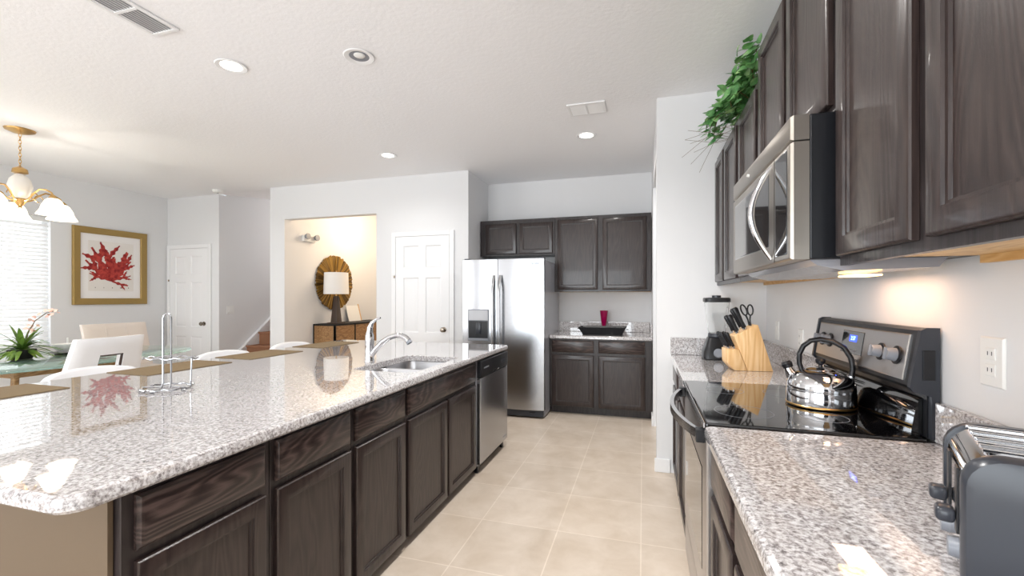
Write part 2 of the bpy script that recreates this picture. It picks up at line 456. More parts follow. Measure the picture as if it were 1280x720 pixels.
# six-panel doors
def six_panel(name, x0, x1, z1, y, knob_right=True, casing=.062):
    t = bpy.data.objects.new(name, None); t.location = ((x0+x1)/2, y, 0); COL.objects.link(t); WL[t.name] = Vector(t.location); t['kind'] = 'structure'
    fm = face_map('-y', y); bm = BM(); w = x1-x0
    fbox(bm, fm, x0, x1, .001, .004, .01, z1)
    st = w*.15; mid = w*.13; pw = (w-2*st-mid)/2; F = .018
    rows = ((.11, .36), (.43, .755), (.815, .945))
    fbox(bm, fm, x0, x0+st, .004, F, .01, z1); fbox(bm, fm, x1-st, x1, .004, F, .01, z1)
    fbox(bm, fm, x0+st+pw, x0+st+pw+mid, .004, F, .01, z1)
    zs = [.01]+[q*z1 for r in rows for q in r]+[z1]
    for pu in (x0+st, x0+st+pw+mid):
        for k in range(0, len(zs), 2): fbox(bm, fm, pu, pu+pw, .004, F, zs[k], zs[k+1])
        for (a, b) in rows:
            floft(bm, fm, pu, pu+pw, a*z1, b*z1, [(0, .0041), (0, F-.001), (.010, .007), (.020, .007), (.042, .015), (.043, .015)])
    obj('door_leaf', bm, trim_m, t, 20)
    bm = BM()
    fbox(bm, fm, x0-casing, x0-.004, .001, .022, 0, z1+casing, .004); fbox(bm, fm, x1+.004, x1+casing, .001, .022, 0, z1+casing, .004)
    fbox(bm, fm, x0-.004, x1+.004, .001, .022, z1+.004, z1+casing, .004)
    obj('casing', bm, trim_m, t, 20)
    kx = x1-.07 if knob_right else x0+.07
    bm = BM(); R = Matrix.Translation((kx, y-.018, .955)) @ Matrix.Rotation(PI/2, 4, 'X')
    lathe(bm, [(.032, 0), (.032, .006), (.014, .012), (.013, .03), (.026, .040), (.031, .052), (.024, .064), (.001, .068)], (0, 0, 0), 20, R)
    obj('door_knob', bm, knob_m, t)
    bm = BM(); hx = x0 if knob_right else x1
    fbox(bm, fm, hx-.028, hx-.004, .022, .028, 1.60, 1.63, .002)
    obj('hinge', bm, knob_m, t)
    return t
six_panel('door_1', -3.03, -2.285, 2.12, YP)
six_panel('door_2', -7.075, -6.30, 2.10, YC)

# window with blind
t = bpy.data.objects.new('window_1', None); t.location = (XL, 2.775, WINZ[0]); COL.objects.link(t); WL[t.name] = Vector(t.location); t['kind'] = 'structure'
bm = BM(); a, b = WINY; c, d = WINZ
for q in ((a, a+.05, c, d), (b-.05, b, c, d), (a+.05, b-.05, c, c+.05), (a+.05, b-.05, d-.05, d), ((a+b)/2-.025, (a+b)/2+.025, c+.05, d-.05)):
    box(bm, XL-.12, XL-.08, q[0], q[1], q[2], q[3], .004)
obj('window_frame', bm, trim_m, t, 0)
bm = BM(); box(bm, XL-.105, XL-.1, a+.04, b-.04, c+.04, d-.04); obj('pane', bm, pane_m, t, 0)
bm = BM(); box(bm, XL-.075, XL+.025, a-.03, b+.03, c-.025, c, .004); obj('window_sill', bm, trim_m, t, 0)
t = thing('window_blind', 'white horizontal slat blind hanging in the dining window', 'window blind', (XL-.035, 2.775, WINZ[0]+.02))
bm = BM(); zz = WINZ[0]+.05; ns = 0
while zz < WINZ[1]-.07:
    M = Matrix.Translation((XL-.035, 2.775, zz)) @ Matrix.Rotation(math.radians(58), 4, 'Y')
    box(bm, -.024, .024, -.865, .865, -.0015, .0015, 0, 2, M); zz += .047; ns += 1
obj('slat', bm, blind_m, t, 0)
bm = BM(); box(bm, XL-.065, XL-.005, 1.91, 3.64, WINZ[1]-.06, WINZ[1]-.002, .005); obj('head_rail', bm, white_p, t, 0)
bm = BM(); box(bm, XL-.055, XL-.015, 1.91, 3.64, WINZ[0]+.004, WINZ[0]+.022, .004); obj('bottom_rail', bm, white_p, t, 0)
bm = BM()
for yy in (2.15, 2.775, 3.42): tube(bm, [(XL-.008, yy, WINZ[0]+.02), (XL-.008, yy, WINZ[1]-.06)], .0016, 6)
obj('ladder_cord', bm, white_p, t)

# staircase climbing away beside the stair wall
t = thing('staircase', 'brown carpeted staircase climbing beside the grey stair wall', 'stairs', (-5.55, 5.2, 0))
bm = BM(); y0 = 5.02; run = .236; rise = .197
pts = [(y0, 0)]
for k in range(11):
    y = y0+k*run; z = (k+1)*rise
    pts += [(y, z-.03), (y-.02, z-.026), (y-.024, z-.008), (y-.016, z), (y+run, z)]
pts += [(y0+11*run, 0)]
prism(bm, pts, 0, -6.03, -5.06); obj('carpeted_steps', bm, carpet_m, t, 20)
bm = BM()
prism(bm, [(YC+.12, 0), (7.6, 0), (7.6, 2.31), (YC+.12, .38)], 0, -6.095, -6.035); obj('skirt_board', bm, trim_m, t, 0)
bm = BM()
prism(bm, [(5.62, 1.02), (7.0, 2.10), (7.0, 2.16), (5.62, 1.08)], 0, -5.10, -5.055); obj('handrail', bm, trim_m, t, 0)

# ------------------------------------------------------------------ ceiling fittings
dl = ['lit recessed ceiling light above the left part of the island', 'unlit recessed ceiling light with white trim and grey reflector',
      'small lit recessed ceiling light in front of the hall opening', 'lit recessed ceiling light nearest the fridge, behind the square vent',
      'lit recessed ceiling light cut off by the top edge of the photo',
      'added unseen ceiling light above the near end of the aisle, brightening the right counter']
for (x, y, lit), lb in zip(DOWNLIGHTS, dl):
    t = thing('recessed_light', lb, 'ceiling light', (x, y, CH), 'recessed ceiling lights')
    bm = BM(); lathe(bm, [(.062, -.001), (.092, -.001), (.098, -.004), (.092, -.009), (.070, -.006), (.062, -.003)], (x, y, CH), 32, None, True); obj('trim_ring', bm, trim_m, t)
    bm = BM()
    if lit: lathe(bm, [(.0005, -.005), (.064, -.004), (.066, -.0015), (.0005, -.001)], (x, y, CH), 28); obj('lamp_lens', bm, lens_m, t)
    else:
        lathe(bm, [(.0005, -.0015), (.066, -.0015), (.066, -.003), (.0005, -.003)], (x, y, CH), 28); obj('reflector', bm, grey_p, t)
        bm = BM(); lathe(bm, [(.0005, -.012), (.02, -.011), (.034, -.006), (.036, -.0035), (.0005, -.0031)], (x+.008, y-.01, CH), 20); obj('bulb', bm, white_p, t)
duct_m = mat('pale_duct', (205, 207, 212), .6)
def vent(name, label, x0, x1, y0, y1, along):
    t = thing(name, label, 'vent', ((x0+x1)/2, (y0+y1)/2, CH), 'ceiling air vents'); z = CH
    bm = BM(); w = .022
    box(bm, x0, x1, y0, y0+w, z-.012, z-.001, .003); box(bm, x0, x1, y1-w, y1, z-.012, z-.001, .003)
    box(bm, x0, x0+w, y0+w, y1-w, z-.012, z-.001, .003); box(bm, x1-w, x1, y0+w, y1-w, z-.012, z-.001, .003)
    if along == 'y': box(bm, x0+w, x1-w, (y0+y1)/2-.008, (y0+y1)/2+.008, z-.012, z-.001)
    else: box(bm, (x0+x1)/2-.008, (x0+x1)/2+.008, y0+w, y1-w, z-.012, z-.001)
    obj('vent_frame', bm, trim_m, t, 0)
    bm = BM(); n = 8
    for k in range(n):
        if along == 'y':
            xx = x0+w+(k+.5)*(x1-x0-2*w)/n; M = Matrix.Translation((xx, (y0+y1)/2, z-.007)) @ Matrix.Rotation(.38, 4, 'Y')
            box(bm, -.0105, .0105, -(y1-y0)/2+w, (y1-y0)/2-w, -.001, .001, 0, 2, M)
        else:
            yy = y0+w+(k+.5)*(y1-y0-2*w)/n; M = Matrix.Translation(((x0+x1)/2, yy, z-.007)) @ Matrix.Rotation(-.42, 4, 'X')
            box(bm, -(x1-x0)/2+w, (x1-x0)/2-w, -.0095, .0095, -.001, .001, 0, 2, M)
    obj('louver', bm, trim_m, t, 0)
    bm = BM(); box(bm, x0+.01, x1-.01, y0+.01, y1-.01, z-.0009, z-.0002); obj('duct_shadow_plate', bm, duct_m, t, 0)
vent('ceiling_vent', 'long white louvered ceiling vent above the near end of the island', -2.765, -2.56, 1.46, 1.885, 'y')
vent('ceiling_vent', 'white square louvered ceiling vent above the aisle by the right cabinets', -.592, -.288, 3.51, 3.735, 'x')
t = thing('smoke_detector', 'round white smoke detector on the ceiling by the stair opening', 'smoke detector', (-5.87, 4.90, CH))
bm = BM(); lathe(bm, [(.0005, -.045), (.045, -.044), (.062, -.034), (.07, -.012), (.072, -.001), (.0005, -.001)], (-5.87, 4.86, CH), 28); obj('housing', bm, white_p, t)
bm = BM(); lathe(bm, [(.0005, -.050), (.014, -.049), (.016, -.0452), (.0005, -.0451)], (-5.87, 4.86, CH), 16); obj('test_button', bm, grey_p, t)

def outlet(name, label, cat, kind, plane, u, v, w=.078, h=.12, kindof='duplex', group=None):
    fm = face_map(kind, plane); t = thing(name, label, cat, fm(u, 0, v-h/2), group)
    bm = BM(); floft(bm, fm, u-w/2, u+w/2, v-h/2, v+h/2, [(0, .0005), (0, .003), (.004, .007), (.005, .007)]); obj('cover_plate', bm, white_p, t, 20)
    if kindof == 'duplex':
        for s in (-1, 1):
            bm = BM(); floft(bm, fm, u-.017, u+.017, v+s*.021-.015, v+s*.021+.015, [(0, .0071), (0, .0085), (.002, .0095), (.003, .0095)]); sk = obj('socket', bm, white_p, t, 20)
            bm = BM()
            for q in (-.007, .007): fbox(bm, fm, u+q-.0012, u+q+.0012, .0096, .0099, v+s*.021-.004, v+s*.021+.006)
            obj('slot', bm, char_p, sk, 0)
    else:
        for q in ([0] if w < .1 else [-.023, .023]):
            bm = BM(); floft(bm, fm, u+q-.014, u+q+.014, v-.03, v+.03, [(0, .0071), (0, .009), (.003, .0105), (.004, .0105)]); obj('rocker', bm, white_p, t, 20)
outlet('power_outlet', 'white duplex power outlet on the right wall beside the stove', 'outlet', '-x', XR, 1.43, 1.185, .082, .128)
outlet('power_outlet', 'white outlet plate on the right wall between kettle and knife block', 'outlet', '-x', XR, 2.86, 1.11, .078, .12)
outlet('light_switch', 'thin white switch plate on the right wall closest to the knife block', 'switch', '-x', XR, 3.32, 1.13, .078, .12, 'rocker')
outlet('light_switch', 'white double switch plate on the grey stair wall', 'switch', '+x', -6.1, 5.26, 1.16, .125, .12, 'rocker')

# ------------------------------------------------------------------ island
IX = -1.225
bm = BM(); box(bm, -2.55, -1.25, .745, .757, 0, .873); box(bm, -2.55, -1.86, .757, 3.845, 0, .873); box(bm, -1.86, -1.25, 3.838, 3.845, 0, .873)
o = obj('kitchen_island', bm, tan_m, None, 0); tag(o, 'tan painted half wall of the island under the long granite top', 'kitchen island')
isl = [('A', .758, 1.203, [(.786, 1.177)], 'dark oak island cabinet at the near end, cut off by the photo bottom'),
       ('B', 1.204, 1.641, [(1.224, 1.624)], 'dark oak island cabinet second from the near end, one drawer over one door'),
       ('C', 1.642, 2.089, [(1.662, 2.078)], 'dark oak island cabinet just left of the double-door sink cabinet')]
for _, a, b, ds, lb in isl:
    cabinet('base_cabinet', lb, 'island cabinets', '+x', IX, a, b, 0, .873, .62, [(u0, u1, .062, .688) for u0, u1 in ds], [(u0, u1, .716, .856) for u0, u1 in ds], .05)
cabinet('sink_cabinet', 'wide dark oak double-door sink cabinet beside the dishwasher', 'island cabinets', '+x', IX, 2.09, 3.131, 0, .70, .62,
        [(2.112, 2.598, .062, .688), (2.622, 3.108, .062, .688)], [], .05)
sk = bpy.data.objects['sink_cabinet']
bm = BM(); fm = face_map('+x', IX); fbox(bm, fm, 2.091, 3.130, -.02, 0, .7005, .873); obj('face_rail', bm, frame_m, sk, 0)
drawer_front('false_drawer_front', fm, 2.112, 3.108, .716, .856, wood_y, sk)

# dishwasher
t = thing('dishwasher', 'stainless steel dishwasher with black control strip at the island end', 'dishwasher', (-1.5, 3.484, 0))
bm = BM(); box(bm, -1.80, -1.215, 3.136, 3.832, .06, .868); obj('tub_body', bm, grey_steel, t, 0)
fm = face_map('+x', -1.214)
bm = BM(); floft(bm, fm, 3.14, 3.83, .075, .735, [(0, 0), (0, .022), (.004, .028), (.012, .030)]); obj('door_panel', bm, steel_m, t, 20)
bm = BM(); floft(bm, fm, 3.14, 3.83, .738, .866, [(0, 0), (0, .024), (.006, .032), (.014, .034)]); cp = obj('control_strip', bm, black_p, t, 20)
bm = BM(); fbox(bm, fm, 3.40, 3.56, .0341, .0365, .745, .758, .002); obj('latch_grip', bm, black_gloss, cp)
bm = BM()
for k in range(6): fbox(bm, fm, 3.20+k*.02, 3.212+k*.02, .0341, .0348, .80, .812)
obj('button', bm, grey_p, cp, 0)
bm = BM()
for k in range(4): fbox(bm, fm, 3.64+k*.03, 3.658+k*.03, .0341, .036, .785, .815, .002)
obj('cycle_key', bm, char_p, cp, 0)
bm = BM(); fbox(bm, fm, 3.70, 3.78, .0301, .0306, .115, .122); obj('badge', bm, grey_p, t, 0)
bm = BM(); fbox(bm, fm, 3.16, 3.81, -.05, -.03, .012, .07); 
for u in (3.18, 3.79): fbox(bm, fm, u-.02, u+.02, -.028, -.005, 0, .06)
obj('kick_plate', bm, black_p, t, 0)

# countertop with sink opening
SH = (-1.70, -1.28, 2.27, 2.97, .06)
bm = BM(); slab(bm, -2.99, -1.183, .625, 3.885, .875, .915, .06, .014, SH)
o = obj('island_countertop', bm, granite_m, None, 30); tag(o, 'long speckled pink-grey granite island countertop', 'countertop')
t = thing('kitchen_sink', 'stainless steel double bowl sink set in the island top', 'sink', (-1.49, 2.62, .70))
def bowl(y0, y1):
    bm = BM(); L = []
    x0, x1 = SH[0]-.012, SH[1]+.012
    for d, z in ((0, .873), (.004, .865), (.010, .78), (.022, .735), (.05, .722)):
        L.append([(x, y, z) for x, y in rrect(x0, x1, y0, y1, .07, 6, d)])
    for d, z in ((.05, .719), (.019, .732), (.006, .78), (-.002, .865), (-.003, .873)):
        L.append([(x, y, z) for x, y in rrect(x0, x1, y0, y1, .07, 6, d)])
    R = loft(bm, L[:5], False, True); R2 = loft(bm, L[5:], True, False)
    n = len(R[0])
    for k in range(n): bm.faces.new((R[0][k], R[0][(k+1) % n], R2[-1][(k+1) % n], R2[-1][k]))
    return bm
for y0, y1 in ((SH[2]-.012, 2.612), (2.624, SH[3]+.012)):
    bw = obj('bowl', bowl(y0, y1), sink_m, t)
    bm = BM(); lathe(bm, [(.0005, 0), (.04, .0), (.042, .003), (.03, .004), (.0005, .002)], (-1.49, (y0+y1)/2, .7225), 20); obj('drain', bm, chrome_m, bw)

t = thing('kitchen_faucet', 'chrome single-lever faucet arching over the island sink', 'faucet', (-1.79, 2.60, .915))
fx, fy = -1.79, 2.60
bm = BM(); lathe(bm, [(.0, .0005), (.034, .0005), (.034, .006), (.030, .012), (.029, .06), (.030, .14), (.028, .18), (.020, .205), (.0, .213)], (fx, fy, .915), 24); obj('faucet_column', bm, chrome_m, t)
bm = BM(); P = []
for k in range(17):
    u = k/16; P.append((fx+.02+.285*u, fy-.01*u, .915+.055+.36*u-.265*u*u*1.0-.0*u))
P = [(p[0], p[1], p[2]) for p in P]
P2 = [(fx+.015, fy, .955), (fx+.05, fy, 1.0), (fx+.10, fy, 1.048), (fx+.155, fy, 1.082), (fx+.205, fy, 1.097), (fx+.245, fy, 1.097), (fx+.275, fy, 1.084), (fx+.298, fy, 1.062)]
tube(bm, P2, [.019, .019, .0185, .018, .0175, .019, .021, .021], 14); obj('spout', bm, chrome_m, t)
bm = BM(); lathe(bm, [(.0, 0), (.019, 0), (.021, .018), (.0, .02)], (0, 0, 0), 16, Matrix.Translation((fx+.2975, fy, 1.0625)) @ Matrix.Rotation(math.radians(142), 4, 'Y')); obj('spray_head', bm, grey_p, t)
bm = BM(); tube(bm, [(fx, fy, 1.10), (fx+.004, fy, 1.145), (fx+.02, fy, 1.18), (fx+.05, fy, 1.203), (fx+.085, fy, 1.213)], [.022, .02, .014, .009, .006], 12); obj('lever', bm, chrome_m, t)

# wire paper towel holder
hx, hy = -2.16, 1.53
t = thing('paper_towel_holder', 'chrome wire paper towel holder with tall loop on the island', 'paper towel holder', (hx, hy, .915))
ux = Vector((.958, .286, 0)); uy = Vector((-.286, .958, 0))   # turned to face the aisle corner
def hp(a, b, z): return Vector((hx, hy, 0))+ux*a+uy*b+Vector((0, 0, z))
bm = BM(); tube(bm, [hp(.105*math.cos(k*PI/20)*(1+.05*math.cos(k*PI/2.5)), .09*math.sin(k*PI/20)*(1+.05*math.cos(k*PI/2.5)), .927+.003*math.sin(k*PI/2)) for k in range(40)], .0045, 8, closed=True); obj('base_ring', bm, wire_m, t)
bm = BM(); P = [hp(-.02, -.01, .925)] + [hp(-.019, 0, z) for z in (.95, 1.1, 1.25)] + [hp(.019*math.cos(PI-k*PI/8), 0, 1.252+.022*math.sin(k*PI/8)) for k in range(1, 8)] + [hp(.019, 0, z) for z in (1.25, 1.1, .95)] + [hp(.02, -.01, .925)]
tube(bm, P, .004, 8); obj('centre_loop', bm, wire_m, t)
bm = BM(); P = [hp(.09, .03, .93), hp(.092, .03, 1.0), hp(.094, .03, 1.06)]
tube(bm, P, .0035, 8); obj('side_rod', bm, wire_m, t)
bm = BM(); tube(bm, [hp(.015+.125*math.cos(k*PI/20), .05*math.sin(k*PI/20), 1.065+.004*math.sin(k*PI/2)) for k in range(40)], .0035, 8, closed=True); obj('upper_ring', bm, wire_m, t)
bm = BM()
for a, b in ((-.10, -.03), (.10, -.03), (0, -.088)):
    bm = BM(); lathe(bm, [(.0, 0), (.009, .001), (.011, .006), (.008, .011), (.0, .012)], tuple(hp(a, b, .9155)), 12)
    obj('foot', bm, wire_m, t)
bm = BM(); tube(bm, [hp(-.10, -.02, .928), hp(-.019, -.004, .929), hp(.019, -.004, .929), hp(.10, -.02, .928)], .004, 8); obj('cross_wire', bm, wire_m, t)

# placemats
mats = [(1.03, 1.42, 'brown woven placemat on the island, nearest the camera and partly out of the photo'), (1.76, 2.29, 'brown woven placemat on the island behind the paper towel holder'),
        (2.43, 2.93, 'brown woven placemat on the island between towel holder and faucet'), (3.16, 3.66, 'brown woven placemat on the island farthest from the camera')]
for a, b, lb in mats:
    bm = BM(); L = [[(x, y, z) for x, y in rrect(-2.965, -2.635, a, b, .006, 2, d)] for d, z in ((0, .9157), (0, .9185), (.002, .9195))]
    loft(bm, L); o = obj('placemat', bm, mat_m, None, 20); tag(o, lb, 'placemat', 'placemats along the island')

# low-backed white bar stools
def bar_stool(y, label):
    t = thing('bar_stool', label, 'bar stool', (-3.28, y, 0), 'white bar stools along the island'); cx = -3.25
    bm = BM(); L = []
    for d, z in ((.02, .60), (0, .62), (0, .655), (.02, .675)): L.append([(px, py, z) for px, py in rrect(cx-.2, cx+.19, y-.22, y+.22, .08, 5, d)])
    loft(bm, L); obj('seat', bm, white_l, t)
    bm = BM(); rows = []
    n = 16
    for i in range(n+1):
        s = -1+2*i/n; yy = y+s*.26; arc = (1-s*s)
        top = .845+.055*math.sqrt(max(arc, 0)); xb = cx-.20+.05*(1-arc)
        rows.append([(xb, yy, .66), (xb-.03, yy, top-.01), (xb-.015, yy, top), (xb+.015, yy, top), (xb+.03, yy, top-.012), (xb+.045, yy, .66)])
    loft(bm, rows); obj('backrest', bm, white_l, t, 50)
    bm = BM(); lathe(bm, [(.0, 0), (.20, 0), (.2, .012), (.05, .03), (.03, .05), (.03, .59), (.06, .6), (.0, .6)], (cx, y, 0), 24); obj('pedestal', bm, chrome_m, t)
    bm = BM(); tube(bm, [(cx+.03+.16*math.cos(a*PI/12), y+.16*math.sin(a*PI/12), .28) for a in range(24)], .011, 8, closed=True); obj('foot_ring', bm, chrome_m, t)
bar_stool(1.95, 'white low-backed bar stool behind the paper towel holder')
bar_stool(2.87, 'white low-backed bar stool in front of the closet door and stairs')
bar_stool(3.62, 'white low-backed bar stool near the hall opening')

# ------------------------------------------------------------------ right run of base cabinets
RX = .235
cabinet('base_cabinet', 'dark oak base cabinet right of the stove, under the near right counter', 'right base cabinets', '-x', RX, 1.225, 1.625, 0, .873, .615, [(1.25, 1.60, .062, .688)], [(1.25, 1.60, .716, .856)], .05)
cabinet('base_cabinet', 'dark oak base cabinet at the bottom edge of the photo, nearest the camera', 'right base cabinets', '-x', RX, .30, 1.224, 0, .873, .615, [(.77, 1.205, .062, .688), (.32, .75, .062, .688)], [(.32, 1.205, .716, .856)], .05)
cabinet('base_cabinet', 'narrow dark oak base cabinet left of the stove, under the blender counter', 'right base cabinets', '-x', RX, 2.446, 3.595, 0, .873, .615, [(2.47, 2.99, .062, .688), (3.03, 3.56, .062, .688)], [(2.47, 2.99, .716, .856), (3.03, 3.56, .716, .856)], .05)
bm = BM(); slab(bm, .198, XR-.001, .28, 1.628, .875, .915, .02, .014); o = obj('countertop', bm, granite_m, None, 30); tag(o, 'speckled granite countertop in the right foreground under the toaster', 'countertop')
bm = BM(); slab(bm, .198, XR-.001, 2.445, YS-.001, .875, .915, .006, .014); o = obj('countertop', bm, granite_m, None, 30); tag(o, 'granite countertop behind the stove under knife block and blender', 'countertop')
bm = BM(); box(bm, XR-.022, XR-.001, .28, 1.628, .9155, 1.035, .004); o = obj('backsplash', bm, granite_m, None, 0); tag(o, 'low granite backsplash strip below the right wall outlet, behind the toaster', 'backsplash')
bm = BM(); box(bm, XR-.022, XR-.001, 2.445, YS-.001, .9155, 1.045, .004); box(bm, .20, XR-.022, YS-.022, YS-.001, .9155, 1.045, .004); o = obj('backsplash', bm, granite_m, None, 0); tag(o, 'corner granite backsplash behind the knife block and blender', 'backsplash')

# ---- range
t = thing('kitchen_range', 'stainless electric range with black glass top and back control panel', 'stove', (.52, 2.04, 0))
Y0, Y1 = 1.634, 2.440
bm = BM(); box(bm, .245, .845, Y0, Y1, .04, .899, .003); obj('oven_body', bm, black_p, t, 0)
bm = BM(); box(bm, .205, .825, Y0-.002, Y1+.002, .900, .922, .006); gl = obj('glass_cooktop', bm, black_gloss, t, 20)
bm = BM(); box(bm, .197, .2045, Y0-.002, Y1+.002, .902, .921, .003); obj('front_trim', bm, steel_m, t, 0)
bm = BM()
for x, y, r in ((.36, 1.83, .10), (.36, 2.23, .08), (.62, 1.83, .075), (.62, 2.23, .10)):
    lathe(bm, [(r-.0015, .9222), (r, .9222), (r, .9225), (r-.0015, .9225)], (x, y, 0), 40, None, True)
obj('burner_ring', bm, grey_p, gl)
fm = face_map('-x', .244)
bm = BM(); floft(bm, fm, Y0+.004, Y1-.004, .235, .872, [(0, 0), (0, .030), (.004, .036), (.010, .038)]); dr = obj('oven_door', bm, steel_h, t, 20)
bm = BM(); floft(bm, fm, Y0+.10, Y1-.10, .36, .735, [(0, .0382), (.003, .040), (.006, .040)]); obj('oven_window', bm, black_gloss, dr, 20)
bm = BM(); P = []
for k in range(21):
    u = k/20; P.append((.19-.068*math.sin(u*PI)**.8, Y0+.035+u*(Y1-Y0-.07), .872))
loops = []
for p in P: loops.append([(p[0]-.008, p[1], p[2]-.016), (p[0]+.008, p[1], p[2]-.016), (p[0]+.008, p[1], p[2]+.016), (p[0]-.008, p[1], p[2]+.016)])
loft(bm, loops); h = obj('oven_handle', bm, steel_m, dr, 50)
bm = BM()
for y in (Y0+.035, Y1-.035):
    bm = BM(); box(bm, .176, .206, y-.018, y+.018, .845, .892, .004)
    obj('handle_bracket', bm, black_p, t, 0)
bm = BM(); floft(bm, fm, Y0+.004, Y1-.004, .055, .225, [(0, 0), (0, .028), (.004, .034), (.010, .036)]); obj('storage_drawer', bm, steel_h, t, 20)
bm = BM(); box(bm, .206, .244, Y0+.002, Y1-.002, .875, .899); obj('vent_strip', bm, black_p, t, 0)
# backguard
bm = BM()
prism(bm, [(.828, .922), (.85, .922), (.85, 1.255), (.826, 1.255), (.812, 1.248), (.786, 1.078), (.792, 1.068), (.828, 1.055)], 1, Y0+.012, Y1-.012); bg = obj('backguard', bm, black_p, t, 20)
bm = BM()
for y0, y1 in ((Y0-.004, Y0+.012), (Y1-.012, Y1+.004)):
    bm = BM(); prism(bm, [(.832, .922), (.853, .922), (.853, 1.258), (.82, 1.258), (.806, 1.25), (.778, 1.076), (.788, 1.062), (.832, 1.05)], 1, y0, y1)
    obj('end_cap', bm, char_p, t, 20)
bm = BM(); prism(bm, [(.797, .9225), (.826, .9225), (.826, 1.04), (.818, 1.036), (.806, .99), (.799, .945)], 1, Y0+.03, Y1-.03); obj('rear_vent_ledge', bm, black_gloss, t, 50)
# control face lies on the tilted front of the backguard
pa = Vector((.786, 0, 1.078)); pb = Vector((.812, 0, 1.248)); up = (pb-pa).normalized(); out = Vector((-up.z, 0, up.x))
def cf(u, d, v): q = pa+up*v+out*d; return (q.x, u, q.z)
bm = BM(); floft(bm, cf, Y0+.05, Y1-.03, .012, .158, [(0, .0005), (0, .003), (.004, .005), (.006, .005)]); cfp = obj('control_panel', bm, steel_h, t, 20)
bm = BM(); floft(bm, cf, 1.97, 2.15, .05, .14, [(0, .0052), (.002, .007), (.004, .007)]); dp = obj('display', bm, black_gloss, t, 20)
bm = BM(); floft(bm, cf, 2.02, 2.085, .098, .124, [(0, .0071), (.001, .0076), (.002, .0076)]); obj('blue_digits', bm, blue_m, dp, 0)
Mt = Matrix(((0, up.x, out.x, 0), (-1, 0, 0, 0), (0, up.z, out.z, 0), (0, 0, 0, 1)))
def on_panel(u, v, d): q = Vector(cf(u, d, v)); return Matrix.Translation(q) @ Mt
text_mesh('clock_digits', '2:37', .022, on_panel(2.052, .111, .0078), mat('pale_blue_digit', (150, 180, 255), .4, emit=(150, 180, 255), estr=2.5), dp, .0002)
text_mesh('logo', 'Whirlpool', .022, on_panel(2.03, .030, .0055), char_p, cfp, .0003)
bm = BM()
for k in range(3): floft(bm, cf, 2.01+k*.04, 2.035+k*.04, .06, .068, [(0, .0071), (.0005, .0076), (.001, .0076)])
obj('touch_key', bm, grey_p, dp, 0)
for u in (1.735, 1.835, 2.27, 2.35):
    bm = BM(); lathe(bm, [(.0, 0), (.03, 0), (.03, .004), (.024, .006), (.0, .006)], (0, 0, 0), 20, on_panel(u, .085, .0052)); kb = obj('control_knob', bm, black_p, t)
    bm = BM(); M = on_panel(u, .085, .0115); lathe(bm, [(.0, 0), (.022, 0), (.019, .022), (.017, .026), (.0, .026)], (0, 0, 0), 18, M); box(bm, -.005, .005, -.02, .02, .018, .032, .003, 2, M); obj('knob_grip', bm, grey_p, kb)
bm = BM(); box(bm, .81, .84, Y0-.0075, Y0-.0042, 1.10, 1.19, .001); obj('side_vent', bm, black_p, t, 0)
del h

# ---- kettle
kx, ky, kz = .676, 2.03, .9228
t = thing('kettle', 'shiny steel whistling kettle with black handle on the stove top', 'kettle', (kx, ky, kz))
bm = BM(); lathe(bm, [(.0, .0), (.112, .0), (.116, .004), (.117, .012), (.1165, .058), (.1152, .062), (.116, .066), (.114, .090), (.104, .114), (.083, .130), (.056, .139), (.05, .140), (.0, .140)], (kx, ky, kz), 48); bd = obj('kettle_body', bm, chrome_m, t, 50)
bm = BM(); lathe(bm, [(.1172, .003), (.119, .005), (.119, .009), (.1172, .011)], (kx, ky, kz), 48, None, True); obj('base_band', bm, brass_m, t)
bm = BM(); lathe(bm, [(.0, .1405), (.048, .1405), (.05, .143), (.035, .149), (.012, .151), (.0, .151)], (kx, ky, kz), 32); ld = obj('lid', bm, chrome_m, t)
bm = BM(); lathe(bm, [(.0, .1512), (.008, .1515), (.007, .159), (.016, .167), (.018, .176), (.013, .186), (.0, .189)], (kx, ky, kz), 20); obj('lid_knob', bm, black_p, ld)
sd = Vector((-.90, .30, 0)).normalized()
def kp(a, z, s=0): return Vector((kx, ky, kz))+sd*a+Vector((-sd.y, sd.x, 0))*s+Vector((0, 0, z))
bm = BM(); tube(bm, [kp(.080, .088), kp(.096, .110), kp(.106, .130), kp(.110, .142)], [.027, .022, .018, .016], 16); obj('spout', bm, chrome_m, t)
bm = BM(); tube(bm, [kp(.108, .140), kp(.114, .155), kp(.118, .164)], [.019, .021, .015], 14); obj('spout_cap', bm, black_p, t)
bm = BM(); P = [kp(.060, .128), kp(.070, .158), kp(.070, .198), kp(.056, .232), kp(.032, .254), kp(0, .262), kp(-.04, .255), kp(-.075, .233), kp(-.096, .195), kp(-.102, .155), kp(-.098, .125)]
loops = []
for i, p in enumerate(P):
    a = P[max(i-1, 0)]; b = P[min(i+1, len(P)-1)]; tg = (b-a).normalized(); sde = Vector((-sd.y, sd.x, 0)); nr = tg.cross(sde)
    loops.append([p+sde*.015*math.cos(q*PI/5)+nr*.010*math.sin(q*PI/5) for q in range(10)])
loft(bm, loops); obj('handle', bm, black_p, t, 60)
bm = BM()
tube(bm, [kp(.056, .120), kp(.0625, .138)], [.013, .012], 12); tube(bm, [kp(-.092, .098), kp(-.0985, .130)], [.013, .012], 12)
obj('handle_mount', bm, chrome_m, t)

# ---- knife block: slanted pale wooden block, stepped front
bx, by, bz = .60, 2.95, .9155
t = thing('knife_block', 'pale bamboo knife block holding black-handled knives behind the stove', 'knife block', (bx, by, bz))
